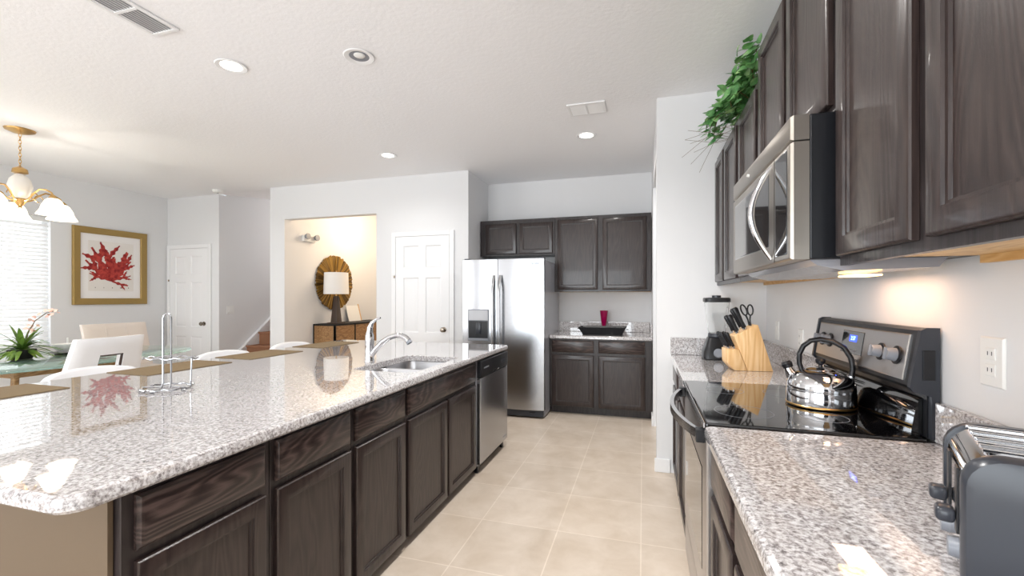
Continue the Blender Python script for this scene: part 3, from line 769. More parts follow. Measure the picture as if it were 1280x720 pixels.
# local frame: a along the slant direction (towards the left of the photo), s across
ka = Vector((-.96, -.10, 0)).normalized(); ks = Vector((-ka.y, ka.x, 0))
def bp(a, s, z): q = Vector((bx, by, bz))+ka*a+ks*s; return (q.x, q.y, q.z+z)
def block(poly, s0, s1):
    bm = BM(); A = [bm.verts.new(bp(a, s0, z)) for a, z in poly]; B = [bm.verts.new(bp(a, s1, z)) for a, z in poly]
    n = len(poly); bm.faces.new(A[::-1]); bm.faces.new(B)
    for i in range(n): bm.faces.new((A[i], A[(i+1) % n], B[(i+1) % n], B[i]))
    bmesh.ops.recalc_face_normals(bm, faces=bm.faces)
    bmesh.ops.bevel(bm, geom=list(bm.edges), offset=.004, segments=2, affect='EDGES', profile=.5)
    return bm
obj('tall_tier', block([(-.125, 0), (.015, 0), (.088, .205), (-.042, .275)], -.06, .06), block_m, t, 30)
obj('low_tier', block([(.0165, 0), (.085, 0), (.125, .045), (.128, .128), (.062, .126)], -.06, .06), block_m, t, 30)
up_d = Vector((.342, 0, .94))      # slot direction in (a, z)
def knife(a0, z0, s, ln, label, r=.011, grp='knives in the bamboo block', big=True):
    q = Vector(bp(a0, s, z0)); dirw = (ka*.42+Vector((0, 0, .91))).normalized()
    t = thing('kitchen_knife' if big else 'steak_knife', label, 'knife', tuple(q), grp)
    sv = ks; nv = dirw.cross(sv)
    def ring(d, w, th): return [q+dirw*d+nv*(w*math.cos(k*PI/6))+sv*(th*math.sin(k*PI/6)) for k in range(12)]
    bm = BM(); loft(bm, [ring(.014, r*.95, r*.6), ring(.02, r, r*.7), ring(ln*.35, r*.9, r*.7), ring(ln*.7, r*1.1, r*.75), ring(ln*.93, r*1.25, r*.75), ring(ln, r*.8, r*.5)]); hd = obj('handle', bm, black_p, t, 60)
    bm = BM(); loft(bm, [ring(.002, r*.85, r*.45), ring(.0135, r*.85, r*.5)]); obj('bolster', bm, chrome_m, t, 60)
    bm = BM()
    for f in (.3, .55, .8): lathe(bm, [(.0, 0), (.003, 0), (.003, .001), (.0, .0012)], (0, 0, 0), 8, Matrix.Translation(q+dirw*(ln*f)-sv*(r*.76)) @ sv.to_track_quat('-Z', 'Y').to_matrix().to_4x4())
    obj('rivet', bm, chrome_m, hd)
def slot_z(a): return .205+(a-.088)*(.275-.205)/(-.042-.088)
knife(.062, slot_z(.062)+.001, -.034, .115, 'black-handled kitchen knife front left in the tall tier of the block', .013)
knife(.060, slot_z(.060)+.001, .032, .12, 'black-handled kitchen knife back left in the tall tier of the block', .013)
knife(.018, slot_z(.018)+.001, -.034, .135, 'long black-handled knife middle front of the tall tier of the block', .014)
knife(.020, slot_z(.020)+.001, .032, .145, 'tallest black-handled knife, middle back of the tall tier of the block', .014)
for k in range(6):
    knife(.082+.030*(k % 2), .1295, -.042+(k//2)*.042, .105, 'black-handled steak knife in the low front tier of the knife block', .0085, 'steak knives in the low tier', False)
# scissors in the back slot
q = Vector(bp(-.018, 0, slot_z(-.018)+.001)); dirw = (ka*.18+Vector((0, 0, .98))).normalized(); sc = -ka
t = thing('kitchen_scissors', 'kitchen scissors with black loop grips at the right of the knife block', 'scissors', tuple(q))
for s in (-1, 1):
    bm = BM(); c = q+dirw*.098+ (ka*(-.0)+sc*.018*s*1.0)
    nvv = sc
    tube(bm, [c+dirw*(.032*math.cos(k*PI/10))+nvv*(.0155*math.sin(k*PI/10)+.004*s*math.cos(k*PI/10)) for k in range(20)], .0045, 8, closed=True)
    obj('finger_loop', bm, black_p, t)
    bm = BM(); tube(bm, [q+dirw*.003+nvv*.004*s, q+dirw*.04+nvv*.006*s, q+dirw*.07+nvv*.014*s], [.0045, .0045, .0055], 8); obj('shank', bm, black_p, t)
bm = BM(); lathe(bm, [(.0, 0), (.005, 0), (.005, .002), (.0, .0025)], (0, 0, 0), 12, Matrix.Translation(q+dirw*.022-ks*.0048) @ ks.to_track_quat('-Z', 'Y').to_matrix().to_4x4()); obj('pivot', bm, chrome_m, t)

# ---- blender
lx, ly = .50, 3.42
t = thing('blender', 'blender with black base and clear jar behind the knife block', 'blender', (lx, ly, .9155))
bm = BM(); L = []
for h, z in ((.088, 0), (.094, .006), (.092, .05), (.075, .10), (.062, .14), (.058, .152)): L.append([(x, y, .9155+z) for x, y in rrect(lx-h, lx+h, ly-h, ly+h, h*.35, 4)])
loft(bm, L); bb = obj('motor_base', bm, black_p, t, 40)
bm = BM(); lathe(bm, [(.0, 0), (.032, 0), (.032, .006), (.026, .012), (.0, .012)], (0, 0, 0), 20, Matrix.Translation((lx, ly-.0935, .965)) @ Matrix.Rotation(PI/2, 4, 'X')); dl_ = obj('speed_dial', bm, grey_p, bb)
bm = BM(); lathe(bm, [(.0, .153), (.055, .153), (.058, .158), (.055, .182), (.0, .183)], (lx, ly, .9155), 24); obj('jar_collar', bm, char_p, t)
bm = BM(); prof = [(.050, .1835), (.056, .20), (.066, .27), (.078, .40)]
L = []
for h, z in prof: L.append([(x, y, .9155+z) for x, y in rrect(lx-h, lx+h, ly-h, ly+h, h*.45, 5)])
for h, z in prof[::-1]: L.append([(x, y, .9155+z+.002) for x, y in rrect(lx-h+.003, lx+h-.003, ly-h+.003, ly+h-.003, h*.42, 5)])
loft(bm, L); jr = obj('jar', bm, glass_m, t, 40)
bm = BM(); tube(bm, [(lx+.07, ly, .9155+.37), (lx+.115, ly, .9155+.36), (lx+.125, ly, .9155+.30), (lx+.11, ly, .9155+.24), (lx+.062, ly, .9155+.235)], .008, 10); obj('jar_handle', bm, glass_m, t)
bm = BM(); L = []
for h, z in ((.080, .4025), (.084, .406), (.084, .428), (.078, .434)): L.append([(x, y, .9155+z) for x, y in rrect(lx-h, lx+h, ly-h, ly+h, h*.4, 4)])
loft(bm, L); obj('jar_lid', bm, black_p, t, 40)
bm = BM(); lathe(bm, [(.0, .4345), (.03, .4345), (.03, .45), (.0, .452)], (lx, ly, .9155), 20); obj('lid_cap', bm, char_p, t)

# ---- toaster (four slots, levers on its left face)
tc = Vector((.614, .877, .9155)); an = math.radians(-23)
TR = Matrix.Translation(tc) @ Matrix.Rotation(an, 4, 'Z')
t = thing('toaster', 'chrome and dark grey four-slot toaster at the right edge of the counter', 'toaster', tuple(tc))
HX, HY, HZ = .125, .130, .205
def tl(bm): 
    for v in bm.verts: v.co = TR @ v.co
    return bm
bm = BM(); L = []
def side_prof(e, r=.045):   # rounded top profile in (x, z)
    pts = [(-HX+e, .012)]
    for k in range(7): a = PI-k*PI/12; pts.append((-HX+e+r+r*math.cos(a), HZ-e-r+r*math.sin(a)))
    for k in range(7): a = PI/2-k*PI/12; pts.append((HX-e-r+r*math.cos(a), HZ-e-r+r*math.sin(a)))
    pts.append((HX-e, .012)); return pts
for y, e in ((-HY+.03, .003), (HY-.03, .003)): L.append([(x, y, z) for x, z in side_prof(e)])
loft(bm, L); obj('chrome_shell', tl(bm), chrome_m, t, 40)
for s in (-1, 1):
    bm = BM(); L = []
    for y, e in ((s*(HY-.0295), .0), (s*(HY-.012), .0), (s*(HY-.003), .004), (s*HY, .014)): L.append([(x, y, z) for x, z in side_prof(e)])
    loft(bm, L); obj('side_panel', tl(bm), char_p, t, 40)
bm = BM()
for k in range(4):
    y = -.066+k*.044
    box(bm, -HX+.03, HX-.03, y-.013, y+.013, HZ-.0035, HZ-.0025)
obj('bread_slot', tl(bm), black_gloss, t, 0)
bm = BM()
for k in range(4):
    y = -.066+k*.044
    for q in (-.015, .015): box(bm, -HX+.026, HX-.026, y+q-.0015, y+q+.0015, HZ-.0035, HZ+.0015, .0006)
obj('slot_rail', tl(bm), chrome_m, t, 0)
bm = BM()
for y in (-.05, .05): box(bm, -HX+.0005, -HX+.0035, y-.012, y+.012, .06, .165, .001)
obj('lever_track', tl(bm), black_p, t, 0)
for y in (-.05, .05):
    bm = BM(); box(bm, -HX-.024, -HX-.0, y-.016, y+.016, .075, .098, .007, 3); lv = obj('lever', tl(bm), char_p, t)
    bm = BM(); lathe(bm, [(.0, 0), (.017, 0), (.015, .012), (.0, .013)], (0, 0, 0), 18, Matrix.Translation((-HX+.0035, y, .035)) @ Matrix.Rotation(-PI/2, 4, 'Y')); obj('browning_dial', tl(bm), grey_p, t)
bm = BM()
for x in (-.085, .085):
    for y in (-.11, .11):
        bm = BM(); lathe(bm, [(.0, 0), (.012, 0), (.012, .0125), (.0, .0125)], (x, y, 0), 12)
        obj('foot', tl(bm), black_p, t)

# ------------------------------------------------------------------ right upper cabinets and microwave
UX = .53; UD = XR-UX-.001
cabinet('upper_cabinet', 'tall dark oak upper cabinet in the top right foreground', 'right upper cabinets', '-x', UX, .55, 1.448, 1.44, 2.535, UD, [(1.075, 1.43, 1.465, 2.495), (.59, 1.025, 1.465, 2.495)], [], 0, True)
cabinet('upper_cabinet', 'dark oak cabinet directly above the microwave', 'right upper cabinets', '-x', UX, 1.45, 2.335, 1.89, 2.535, UD, [(1.49, 1.87, 1.91, 2.495), (1.91, 2.29, 1.91, 2.495)])
cabinet('upper_cabinet', 'narrow lower-topped dark oak upper cabinet just left of the microwave', 'right upper cabinets', '-x', UX, 2.338, 2.77, 1.44, 2.39, UD, [(2.36, 2.735, 1.465, 2.35)], [], 0, True)
cabinet('upper_cabinet', 'farthest dark oak upper cabinet on the right wall, against the white end wall', 'right upper cabinets', '-x', UX, 2.772, 3.596, 1.44, 2.39, UD, [(2.82, 3.19, 1.465, 2.35), (3.25, 3.57, 1.465, 2.35)], [], 0, True)
msteel = steel('microwave_steel', (170, 163, 154), .30, (4, 4, 400))
t = thing('microwave', 'stainless over-the-range microwave with bowed vertical handle', 'microwave', (.64, 1.91, 1.455))
Y0, Y1 = 1.475, 2.33
bm = BM(); box(bm, .465, XR-.001, Y0, Y1, 1.462, 1.886, .004); obj('microwave_body', bm, black_p, t, 0)
bm = BM(); prism(bm, [(.47, 1.4615), (.80, 1.4615), (.78, 1.435), (.56, 1.428), (.49, 1.445)], 1, Y0+.02, Y1-.02); up_ = obj('bottom_vent', bm, grey_steel, t, 0)
bm = BM(); box(bm, .66, .74, 1.70, 1.82, 1.421, 1.427, .002); obj('task_lamp_lens', bm, warm_lens, up_, 0)
fm = face_map('-x', .464)
bm = BM(); floft(bm, fm, Y0, Y1, 1.812, 1.886, [(0, 0), (0, .040), (.004, .048), (.01, .050)]); tb = obj('top_grille_band', bm, msteel, t, 20)
bm = BM(); floft(bm, fm, Y0, Y1, 1.462, 1.808, [(0, 0), (0, .040), (.004, .048), (.01, .050)]); dr = obj('door', bm, msteel, t, 20)
bm = BM(); floft(bm, fm, 1.70, 2.28, 1.525, 1.775, [(0, .0502), (.003, .051), (.006, .051)]); obj('door_window', bm, black_gloss, dr, 20)
bm = BM(); floft(bm, fm, 1.50, 1.625, 1.48, 1.795, [(0, .0502), (.003, .051), (.006, .051)]); kp_ = obj('keypad', bm, black_gloss, t, 20)
bm = BM(); fbox(bm, fm, 1.633, 1.637, .0501, .0508, 1.464, 1.806); obj('door_seam', bm, dark_m, t, 0)
bm = BM(); P = []
for k in range(17):
    u = k/16; P.append((.412-.060*math.sin(u*PI), 1.668+.0*u, 1.478+u*.31))
tube(bm, P, [.006+.005*math.sin(k/16*PI) for k in range(17)], 12); obj('handle', bm, chrome_m, t)
bm = BM()
for k in range(2):
    cx_, cz_ = 2.02-k*.018, 1.852-k*.006
    tube(bm, [fm(cx_+.010*math.cos(a*PI/8), .0512, cz_+.006*math.sin(a*PI/8)) for a in range(11)], .0018, 6)
obj('logo', bm, white_p, tb)

# ivy on top of the far right cabinets
t = thing('ivy_plant', 'trailing green ivy plant on top of the right upper cabinets', 'plant', (.66, 2.95, 2.391))
bm = BM(); lathe(bm, [(.0, 0), (.07, 0), (.09, .09), (.08, .09), (.06, .012), (.0, .012)], (.68, 2.9, 2.391), 20); obj('pot', bm, stem_m, t)
bm = BM(); bs = BM(); rnd = random.Random(11)
def leaf(bm, c, d, n, L, Wd):
    d = d.normalized(); n = (n-d*n.dot(d)).normalized(); s = d.cross(n)
    out = [(0, 0), (.12, .55), (.35, .95), (.6, .8), (.85, .4), (1, 0), (.85, -.4), (.6, -.8), (.35, -.95), (.12, -.55)]
    v0 = [bm.verts.new(c+d*(L*a)+s*(Wd*b)+n*(.15*Wd*abs(b)-.25*L*a*a)) for a, b in out]
    mid = bm.verts.new(c+d*(L*.45)-n*.03*L)
    for i in range(len(v0)): bm.faces.new((v0[i], v0[(i+1) % len(v0)], mid))
for k in range(18):
    ang = rnd.uniform(0, 2*PI)
    st = Vector((.66, 2.9, 2.46)); y_end = rnd.uniform(2.40, 3.40); x_end = rnd.uniform(.40, .62)
    z_end = rnd.uniform(2.30, 2.52) if x_end < .455 else rnd.uniform(2.44, 2.66)
    en = Vector((x_end, y_end, z_end)); mid = (st+en)/2+Vector((-.02, 0, .10)) if z_end > 2.44 else Vector((.43, (st.y+en.y)/2, 2.64)); P = []
    for j in range(9):
        u = j/8; P.append(st*(1-u)**2+mid*2*u*(1-u)+en*u*u)
    tube(bs, P, .0022, 5)
    for j in range(2, 9):
        for r in range(4):
            c = P[j]+Vector((rnd.uniform(-.03, .02), rnd.uniform(-.04, .04), rnd.uniform(-.02, .04)))
            if c.z < 2.43:
                if c.x < .49: c.x = min(c.x, .455)
                else: c.z = 2.44
            leaf(bm, c, Vector((rnd.uniform(-1, .3), rnd.uniform(-.8, .8), rnd.uniform(-.3, .5))), Vector((-.6+rnd.uniform(-.4, .4), -.5+rnd.uniform(-.4, .4), .8)), rnd.uniform(.045, .07), rnd.uniform(.027, .042))
for k in range(8):
    y = rnd.uniform(2.95, 3.3); tube(bs, [(.6, y, 2.42), (.48, y+.02, 2.42+rnd.uniform(-.05, .07)), (.30+rnd.uniform(-.08, .08), y+.05, 2.34+rnd.uniform(-.14, .12))], .0012, 4)
obj('foliage', bm, leaf_m, t, 0); obj('stem', bs, stem_m, t)

# ------------------------------------------------------------------ fridge wall
t = thing('refrigerator', 'stainless side-by-side refrigerator with ice dispenser', 'refrigerator', (-1.535, 5.15, 0))
bm = BM(); box(bm, -2.012, -1.052, 4.82, 5.66, .02, 1.775, .006); obj('fridge_body', bm, grey_steel, t, 0)
fm = face_map('-y', 4.815)
def fdoor(u0, u1):
    bm = BM(); L = []
    n = 8; pr = [(u0, 0), (u0, .045)] + [(u0+(u1-u0)*k/n, .055+.018*math.sin(PI*k/n)) for k in range(n+1)] + [(u1, .045), (u1, 0)]
    for v, e in ((.095, .004), (.10, 0), (1.785, 0), (1.79, .004)): L.append([fm(u, max(d-e, 0), v) for u, d in pr])
    loft(bm, L); return bm
dl1 = obj('freezer_door', fdoor(-2.02, -1.594), steel_m, t, 30); dl2 = obj('fridge_door', fdoor(-1.586, -1.05), steel_m, t, 30)
for u, pd in ((-1.630, dl1), (-1.552, dl2)):
    bm = BM(); L = []
    for k in range(17):
        q = k/16; z = .62+q*.985; d = .062+.050*min(1, math.sin(q*PI)*2.2)
        L.append([fm(u-.014, d, z), fm(u+.014, d, z), fm(u+.014, d+.016, z), fm(u+.006, d+.022, z), fm(u-.006, d+.022, z), fm(u-.014, d+.016, z)])
    loft(bm, L); obj('handle', bm, steel_m, pd, 50)
bm = BM(); floft(bm, fm, -1.945, -1.69, .855, 1.215, [(0, .060), (0, .076), (.004, .080), (.006, .080)]); ds = obj('ice_dispenser', bm, grey_p, dl1, 20)
bm = BM(); floft(bm, fm, -1.935, -1.70, 1.09, 1.205, [(0, .0802), (.003, .083), (.005, .083)]); obj('dispenser_panel', bm, duct_m, t, 20)
bm = BM(); floft(bm, fm, -1.935, -1.70, .885, 1.082, [(0, .0802), (.004, .0812), (.005, .0812)]); dc = obj('dispenser_recess', bm, black_p, t, 20)
bm = BM(); fbox(bm, fm, -1.845, -1.785, .0815, .092, .93, 1.06, .004); obj('paddle', bm, char_p, dc)
bm = BM(); fbox(bm, fm, -1.94, -1.695, .0802, .094, .856, .876, .003); obj('drip_tray', bm, grey_p, t)
bm = BM(); fbox(bm, fm, -2.01, -1.06, -.0, .045, .02, .088, .004); gr = obj('base_grille', bm, char_p, t, 0)
bm = BM(); fbox(bm, fm, -1.22, -1.15, .0455, .05, .062, .078, .002); obj('grille_clip', bm, black_p, gr)
bm = BM(); 
for u in (-1.98, -1.09): fbox(bm, fm, u-.03, u+.03, -.08, .03, 1.791, 1.803, .003)
obj('hinge_cap', bm, char_p, t, 0)
text_mesh('logo', 'Whirlpool', .042, Matrix.Translation(fm(-1.195, .0675, 1.733)) @ Matrix.Rotation(PI/2, 4, 'X'), char_p, dl2, .001)

BY = 5.06
cabinet('upper_cabinet', 'short dark oak two-door cabinet directly above the refrigerator', 'back wall cabinets', '-y', 5.38, -2.032, -1.053, 1.883, 2.343, .318, [(-1.955, -1.545, 1.905, 2.292), (-1.503, -1.075, 1.902, 2.290)])
cabinet('upper_cabinet', 'dark oak two-door wall cabinet right of the refrigerator, over the black tray', 'back wall cabinets', '-y', 5.38, -1.051, .092, 1.42, 2.343, .318, [(-1.015, -.525, 1.448, 2.305), (-.468, .038, 1.446, 2.303)], [], 0, True)
cabinet('base_cabinet', 'dark oak two-door base cabinet on the back wall right of the refrigerator', 'back wall cabinets', '-y', BY, -1.046, .092, 0, .873, .638, [(-1.02, -.538, .10, .688), (-.486, .02, .10, .688)], [(-1.02, -.538, .720, .858), (-.486, .02, .720, .858)], .09)
bm = BM(); slab(bm, -1.048, .098, 5.03, 5.699, .875, .915, .008, .012); o = obj('countertop', bm, granite_m, None, 30); tag(o, 'short granite countertop on the back wall beside the refrigerator', 'countertop')
bm = BM(); box(bm, -1.048, .076, 5.678, 5.699, .9155, 1.045, .004); box(bm, .078, .098, 5.06, 5.699, .9155, 1.045, .004); o = obj('backsplash', bm, granite_m, None, 0); tag(o, 'granite backsplash behind the black tray on the back wall', 'backsplash')
t = thing('serving_tray', 'black rectangular tray with flared rim on the back counter', 'tray', (-.46, 5.30, .9155))
bm = BM(); L = []
for h, k, z in ((.225, .10, .0005), (.27, .145, .085), (.276, .151, .089), (.27, .145, .09), (.22, .095, .008)): L.append([(x, y, .9155+z) for x, y in rrect(-.46-h, -.46+h, 5.30-k, 5.30+k, .012, 3)])
loft(bm, L); obj('tray_body', bm, black_p, t, 30)
bm = BM()
for s in (-1, 1): tube(bm, [(-.46+s*.272, 5.27, .9155+.062), (-.46+s*.292, 5.28, .9155+.064), (-.46+s*.292, 5.32, .9155+.064), (-.46+s*.272, 5.33, .9155+.062)], .004, 6)
obj('side_handle', bm, black_p, t)
bm = BM(); lathe(bm, [(.0, 0), (.042, 0), (.042, .006), (.03, .02), (.022, .06), (.024, .085), (.036, .15), (.049, .275), (.045, .275), (.032, .15), (.018, .095), (.0, .09)], (-.465, 5.53, .9155), 28)
o = obj('vase', bm, red_glass, None, 50); tag(o, 'tall magenta glass vase behind the black tray', 'vase')

# ------------------------------------------------------------------ hall beyond the opening
t = thing('console_cabinet', 'walnut and black console cabinet in the hall under the gold mirror', 'console', (-4.59, 6.2, 0))
x0, x1, y0, y1 = -4.795, -4.40, 5.53, 6.95
bm = BM()
box(bm, x0, x1, y0, y1, .925, .95); box(bm, x0, x1, y0, y1, .08, .11)
for y in (y0, y0+.47, y0+.94, y1-.02): box(bm, x1-.02, x1, y, y+.025 if y < y1-.03 else y1, .11, .925)
box(bm, x0, x0+.02, y0, y0+.012, .11, .925); box(bm, x1-.03, x1, y0, y0+.012, .11, .925)
for x in (x0+.01, x1-.05):
    for y in (y0+.02, y1-.06): box(bm, x, x+.04, y, y+.04, 0, .08)
obj('black_frame', bm, dark_m, t, 0)
bm = BM(); box(bm, x0+.02, x1-.031, y0+.004, y1-.022, .111, .924); obj('case', bm, walnut_m, t, 0)
for k in range(3):
    a = y0+.027+k*.47; bm = BM(); box(bm, x1-.022, x1-.006, a, a+.441, .115, .921, .002); obj('door', bm, walnut_m, t, 0)
# lamp
lx, ly = -4.545, 5.74
t = thing('table_lamp', 'table lamp with white drum shade and dark tapered base on the console', 'lamp', (lx, ly, .951))
bm = BM(); L = []
for h, z in ((.095, .951), (.095, .965), (.060, .972), (.058, .98), (.030, 1.36), (.02, 1.375)): L.append([(x, y, z) for x, y in rrect(lx-h, lx+h, ly-h, ly+h, .004, 2)])
loft(bm, L); obj('lamp_base', bm, mat('dark_bronze', (62, 48, 40), .4), t, 30)
bm = BM(); lathe(bm, [(.0, 1.3755), (.012, 1.3755), (.012, 1.47), (.018, 1.48), (.018, 1.53), (.0, 1.535)], (lx, ly, 0), 16); obj('socket_neck', bm, brass_m, t)
bm = BM(); lathe(bm, [(.185, 1.405), (.175, 1.735), (.171, 1.735), (.181, 1.405)], (lx, ly, 0), 36, None, True); obj('lamp_shade', bm, fabric_m, t, 60)
bm = BM(); lathe(bm, [(.0, 1.728), (.008, 1.728), (.012, 1.75), (.006, 1.765), (.0, 1.767)], (lx, ly, 0), 14)
for a in range(3): tube(bm, [(lx, ly, 1.73), (lx+.172*math.cos(a*2*PI/3), ly+.172*math.sin(a*2*PI/3), 1.73)], .002, 5)
obj('finial', bm, brass_m, t)
# sunburst mirror
mx_, my_, mz_ = OP[0]+.003, 6.0, 1.59
t = thing('sunburst_mirror', 'round gold sunburst mirror on the hall wall behind the lamp', 'mirror', (mx_, my_, mz_-.46))
bm = BM(); bd = BM(); rr = random.Random(3); n = 150
for k in range(n):
    a = 2*PI*k/n; r1 = .43+rr.uniform(-.004, .016); wd = .0085
    b = bm if rr.random() < .55 else bd
    d0 = .008+.012*rr.random()
    M = Matrix.Translation((mx_, my_, mz_)) @ Matrix.Rotation(a, 4, 'X')
    box(b, d0, d0+.012, .13, r1, -wd*(.9 if b is bm else 1.2), wd*(.9 if b is bm else 1.2), .001, 1, M)
obj('gold_stick', bm, goldleaf, t, 0); obj('bronze_stick', bd, golddark, t, 0)
Rx = Matrix.Translation((mx_, my_, mz_)) @ Matrix.Rotation(PI/2, 4, 'Y')
bm = BM(); lathe(bm, [(.0, .036), (.148, .036), (.15, .040), (.0, .0405)], (0, 0, 0), 40, Rx); obj('mirror_glass', bm, mirror_m, t)
bm = BM(); lathe(bm, [(.150, .036), (.165, .036), (.165, .046), (.150, .048)], (0, 0, 0), 40, Rx, True); obj('inner_ring', bm, gold_m, t)
bm = BM(); lathe(bm, [(.0, .0), (.2, .0), (.2, .006), (.0, .006)], (0, 0, 0), 30, Rx); obj('backing_disc', bm, golddark, t)
# leaning framed card
t = thing('picture_frame', 'small white framed card leaning on the hall wall beside the lamp', 'picture frame', (-4.74, 6.42, .951))
M = Matrix.Translation((-4.70, 6.42, .953)) @ Matrix.Rotation(math.radians(-14), 4, 'Y')
bm = BM(); box(bm, -.006, 0, -.16, .16, 0, .27, 0, 2, M); obj('card', bm, white_p, t, 0)
bm = BM()
for q in ((.16, .18, 0, .29),): box(bm, -.008, .006, q[0], q[1], q[2], q[3], .001, 1, M)
obj('frame_edge', bm, block_m, t, 0)
# two-headed emergency light on the hall wall
t = thing('wall_light', 'small pale two-headed wall light high on the hall wall', 'wall light', (OP[0], 5.42, 2.19))
fmw = face_map('+x', OP[0])
bm = BM(); fbox(bm, fmw, 5.30, 5.54, .0005, .05, 2.18, 2.27, .008); obj('housing', bm, white_p, t)
for y in (5.33, 5.52):
    bm = BM(); lathe(bm, [(.0, 0), (.03, 0), (.045, .035), (.045, .05), (.0, .052)], (0, 0, 0), 18, Matrix.Translation((OP[0]+.0505, y, 2.25)) @ Matrix.Rotation(PI/2, 4, 'Y')); obj('lamp_head', bm, grey_p, t)

# ------------------------------------------------------------------ dining corner
# framed print
fw = face_map('+x', XL); pa_, pb_, pc_, pd_ = 3.86, 4.755, 1.255, 2.30
t = thing('framed_print', 'gold-framed print of red seaweed on the dining wall', 'picture', (XL, 4.31, pc_))
bm = BM(); w = .085
A = [[fw(u, d, v) for u, v in ((pa_+i, pc_+i), (pb_-i, pc_+i), (pb_-i, pd_-i), (pa_+i, pd_-i))] for i, d in ((0, .001), (0, .03), (.01, .036), (w-.01, .030), (w, .022), (w, .004))]
R = loft(bm, A, False, False)
for k in range(4): bm.faces.new((R[0][k], R[0][(k+1) % 4], R[-1][(k+1) % 4], R[-1][k]))
obj('frame', bm, frame_gold, t, 20)
bm = BM(); fbox(bm, fw, pa_+w-.002, pb_-w+.002, .004, .010, pc_+w-.002, pd_-w+.002); obj('mat_board', bm, matboard_m, t, 0)
bm = BM(); fbox(bm, fw, pa_+w+.09, pb_-w-.09, .0101, .0115, pc_+w+.10, pd_-w-.09); pp = obj('print_sheet', bm, paper_m, t, 0)
bm = BM(); rr = random.Random(5); uc, vc = (pa_+pb_)/2-.01, pc_+.33
KD = [0]
def frond(u, v, ang, ln, w0, depth):
    KD[0] += 1; kd = .0122+KD[0]*.00012
    n = 7; Lp = []; Rp = []; cu, cv, aa = u, v, ang
    for k in range(n+1):
        q = k/n; ww = w0*(.35+1.3*q*(1-q)*2)*(1-.5*q)*(1+.35*((k % 2)*2-1)*(q > .2))
        Lp.append((cu-math.sin(aa)*ww, cv+math.cos(aa)*ww)); Rp.append((cu+math.sin(aa)*ww, cv-math.cos(aa)*ww))
        aa += rr.uniform(-.16, .16); cu += math.cos(aa)*ln/n; cv += math.sin(aa)*ln/n
    vl = [bm.verts.new(fw(a, kd, b)) for a, b in Lp]; vr = [bm.verts.new(fw(a, kd, b)) for a, b in Rp]
    for k in range(n): bm.faces.new((vl[k], vl[k+1], vr[k+1], vr[k]))
    if depth > 0:
        for s in (-1, 1):
            m_ = n*2//3; uu = (Lp[m_][0]+Rp[m_][0])/2; vv = (Lp[m_][1]+Rp[m_][1])/2
            frond(uu, vv, ang+s*rr.uniform(.35, .6), ln*.45, w0*.7, depth-1)
for ang, ln, w0 in ((1.50, .54, .050), (1.18, .46, .050), (1.98, .50, .056), (.82, .38, .042), (2.35, .40, .046), (.42, .26, .026), (2.75, .27, .030), (-.55, .22, .022), (1.80, .34, .05), (1.35, .32, .05)):
    frond(uc, vc, ang, ln, w0, 1)
obj('seaweed_image', bm, kelp_m, pp, 0)
bm = BM()
for k, ww in enumerate((.008, .006, .010, .03, .012)):
    u = pa_+.25+k*.10; fbox(bm, fw, u, u+ww, .0116, .0119, pc_+.225, pc_+.24)
obj('caption_marks', bm, ink_m, pp, 0)

# glass table
tx, ty = -5.52, 2.85
t = thing('dining_table', 'clear glass dining table under the chandelier', 'table', (tx, ty, 0))
bm = BM(); L = []
def ell(a, b, z): return [(tx+a*math.copysign(abs(math.cos(k*PI/28))**.8, math.cos(k*PI/28)), ty+b*math.copysign(abs(math.sin(k*PI/28))**.8, math.sin(k*PI/28)), z) for k in range(56)]
loft(bm, [ell(.75, 1.15, .742), ell(.755, 1.155, .745), ell(.755, 1.155, .757), ell(.75, 1.15, .76)]); obj('glass_top', bm, green_glass, t, 40)
bm = BM()
for s in (-1, 1):
    for q in (-1, 1): tube(bm, [(tx+s*.40, ty+q*.5, 0), (tx+s*.36, ty+q*.45, .72)], [.03, .025], 12)
obj('leg', bm, walnut_m, t)
bm = BM(); box(bm, tx-.40, tx+.40, ty-.48, ty-.44, .66, .72); box(bm, tx-.40, tx+.40, ty+.44, ty+.48, .66, .72); box(bm, tx-.38, tx-.34, ty-.44, ty+.44, .66, .72); box(bm, tx+.34, tx+.38, ty-.44, ty+.44, .66, .72); obj('apron', bm, walnut_m, t, 0)
bm = BM()
for s in (-1, 1):
    for q in (-1, 1): lathe(bm, [(.0, .7205), (.02, .7205), (.02, .7415), (.0, .7415)], (tx+s*.36, ty+q*.45, 0), 14)
obj('glass_support', bm, chrome_m, t)

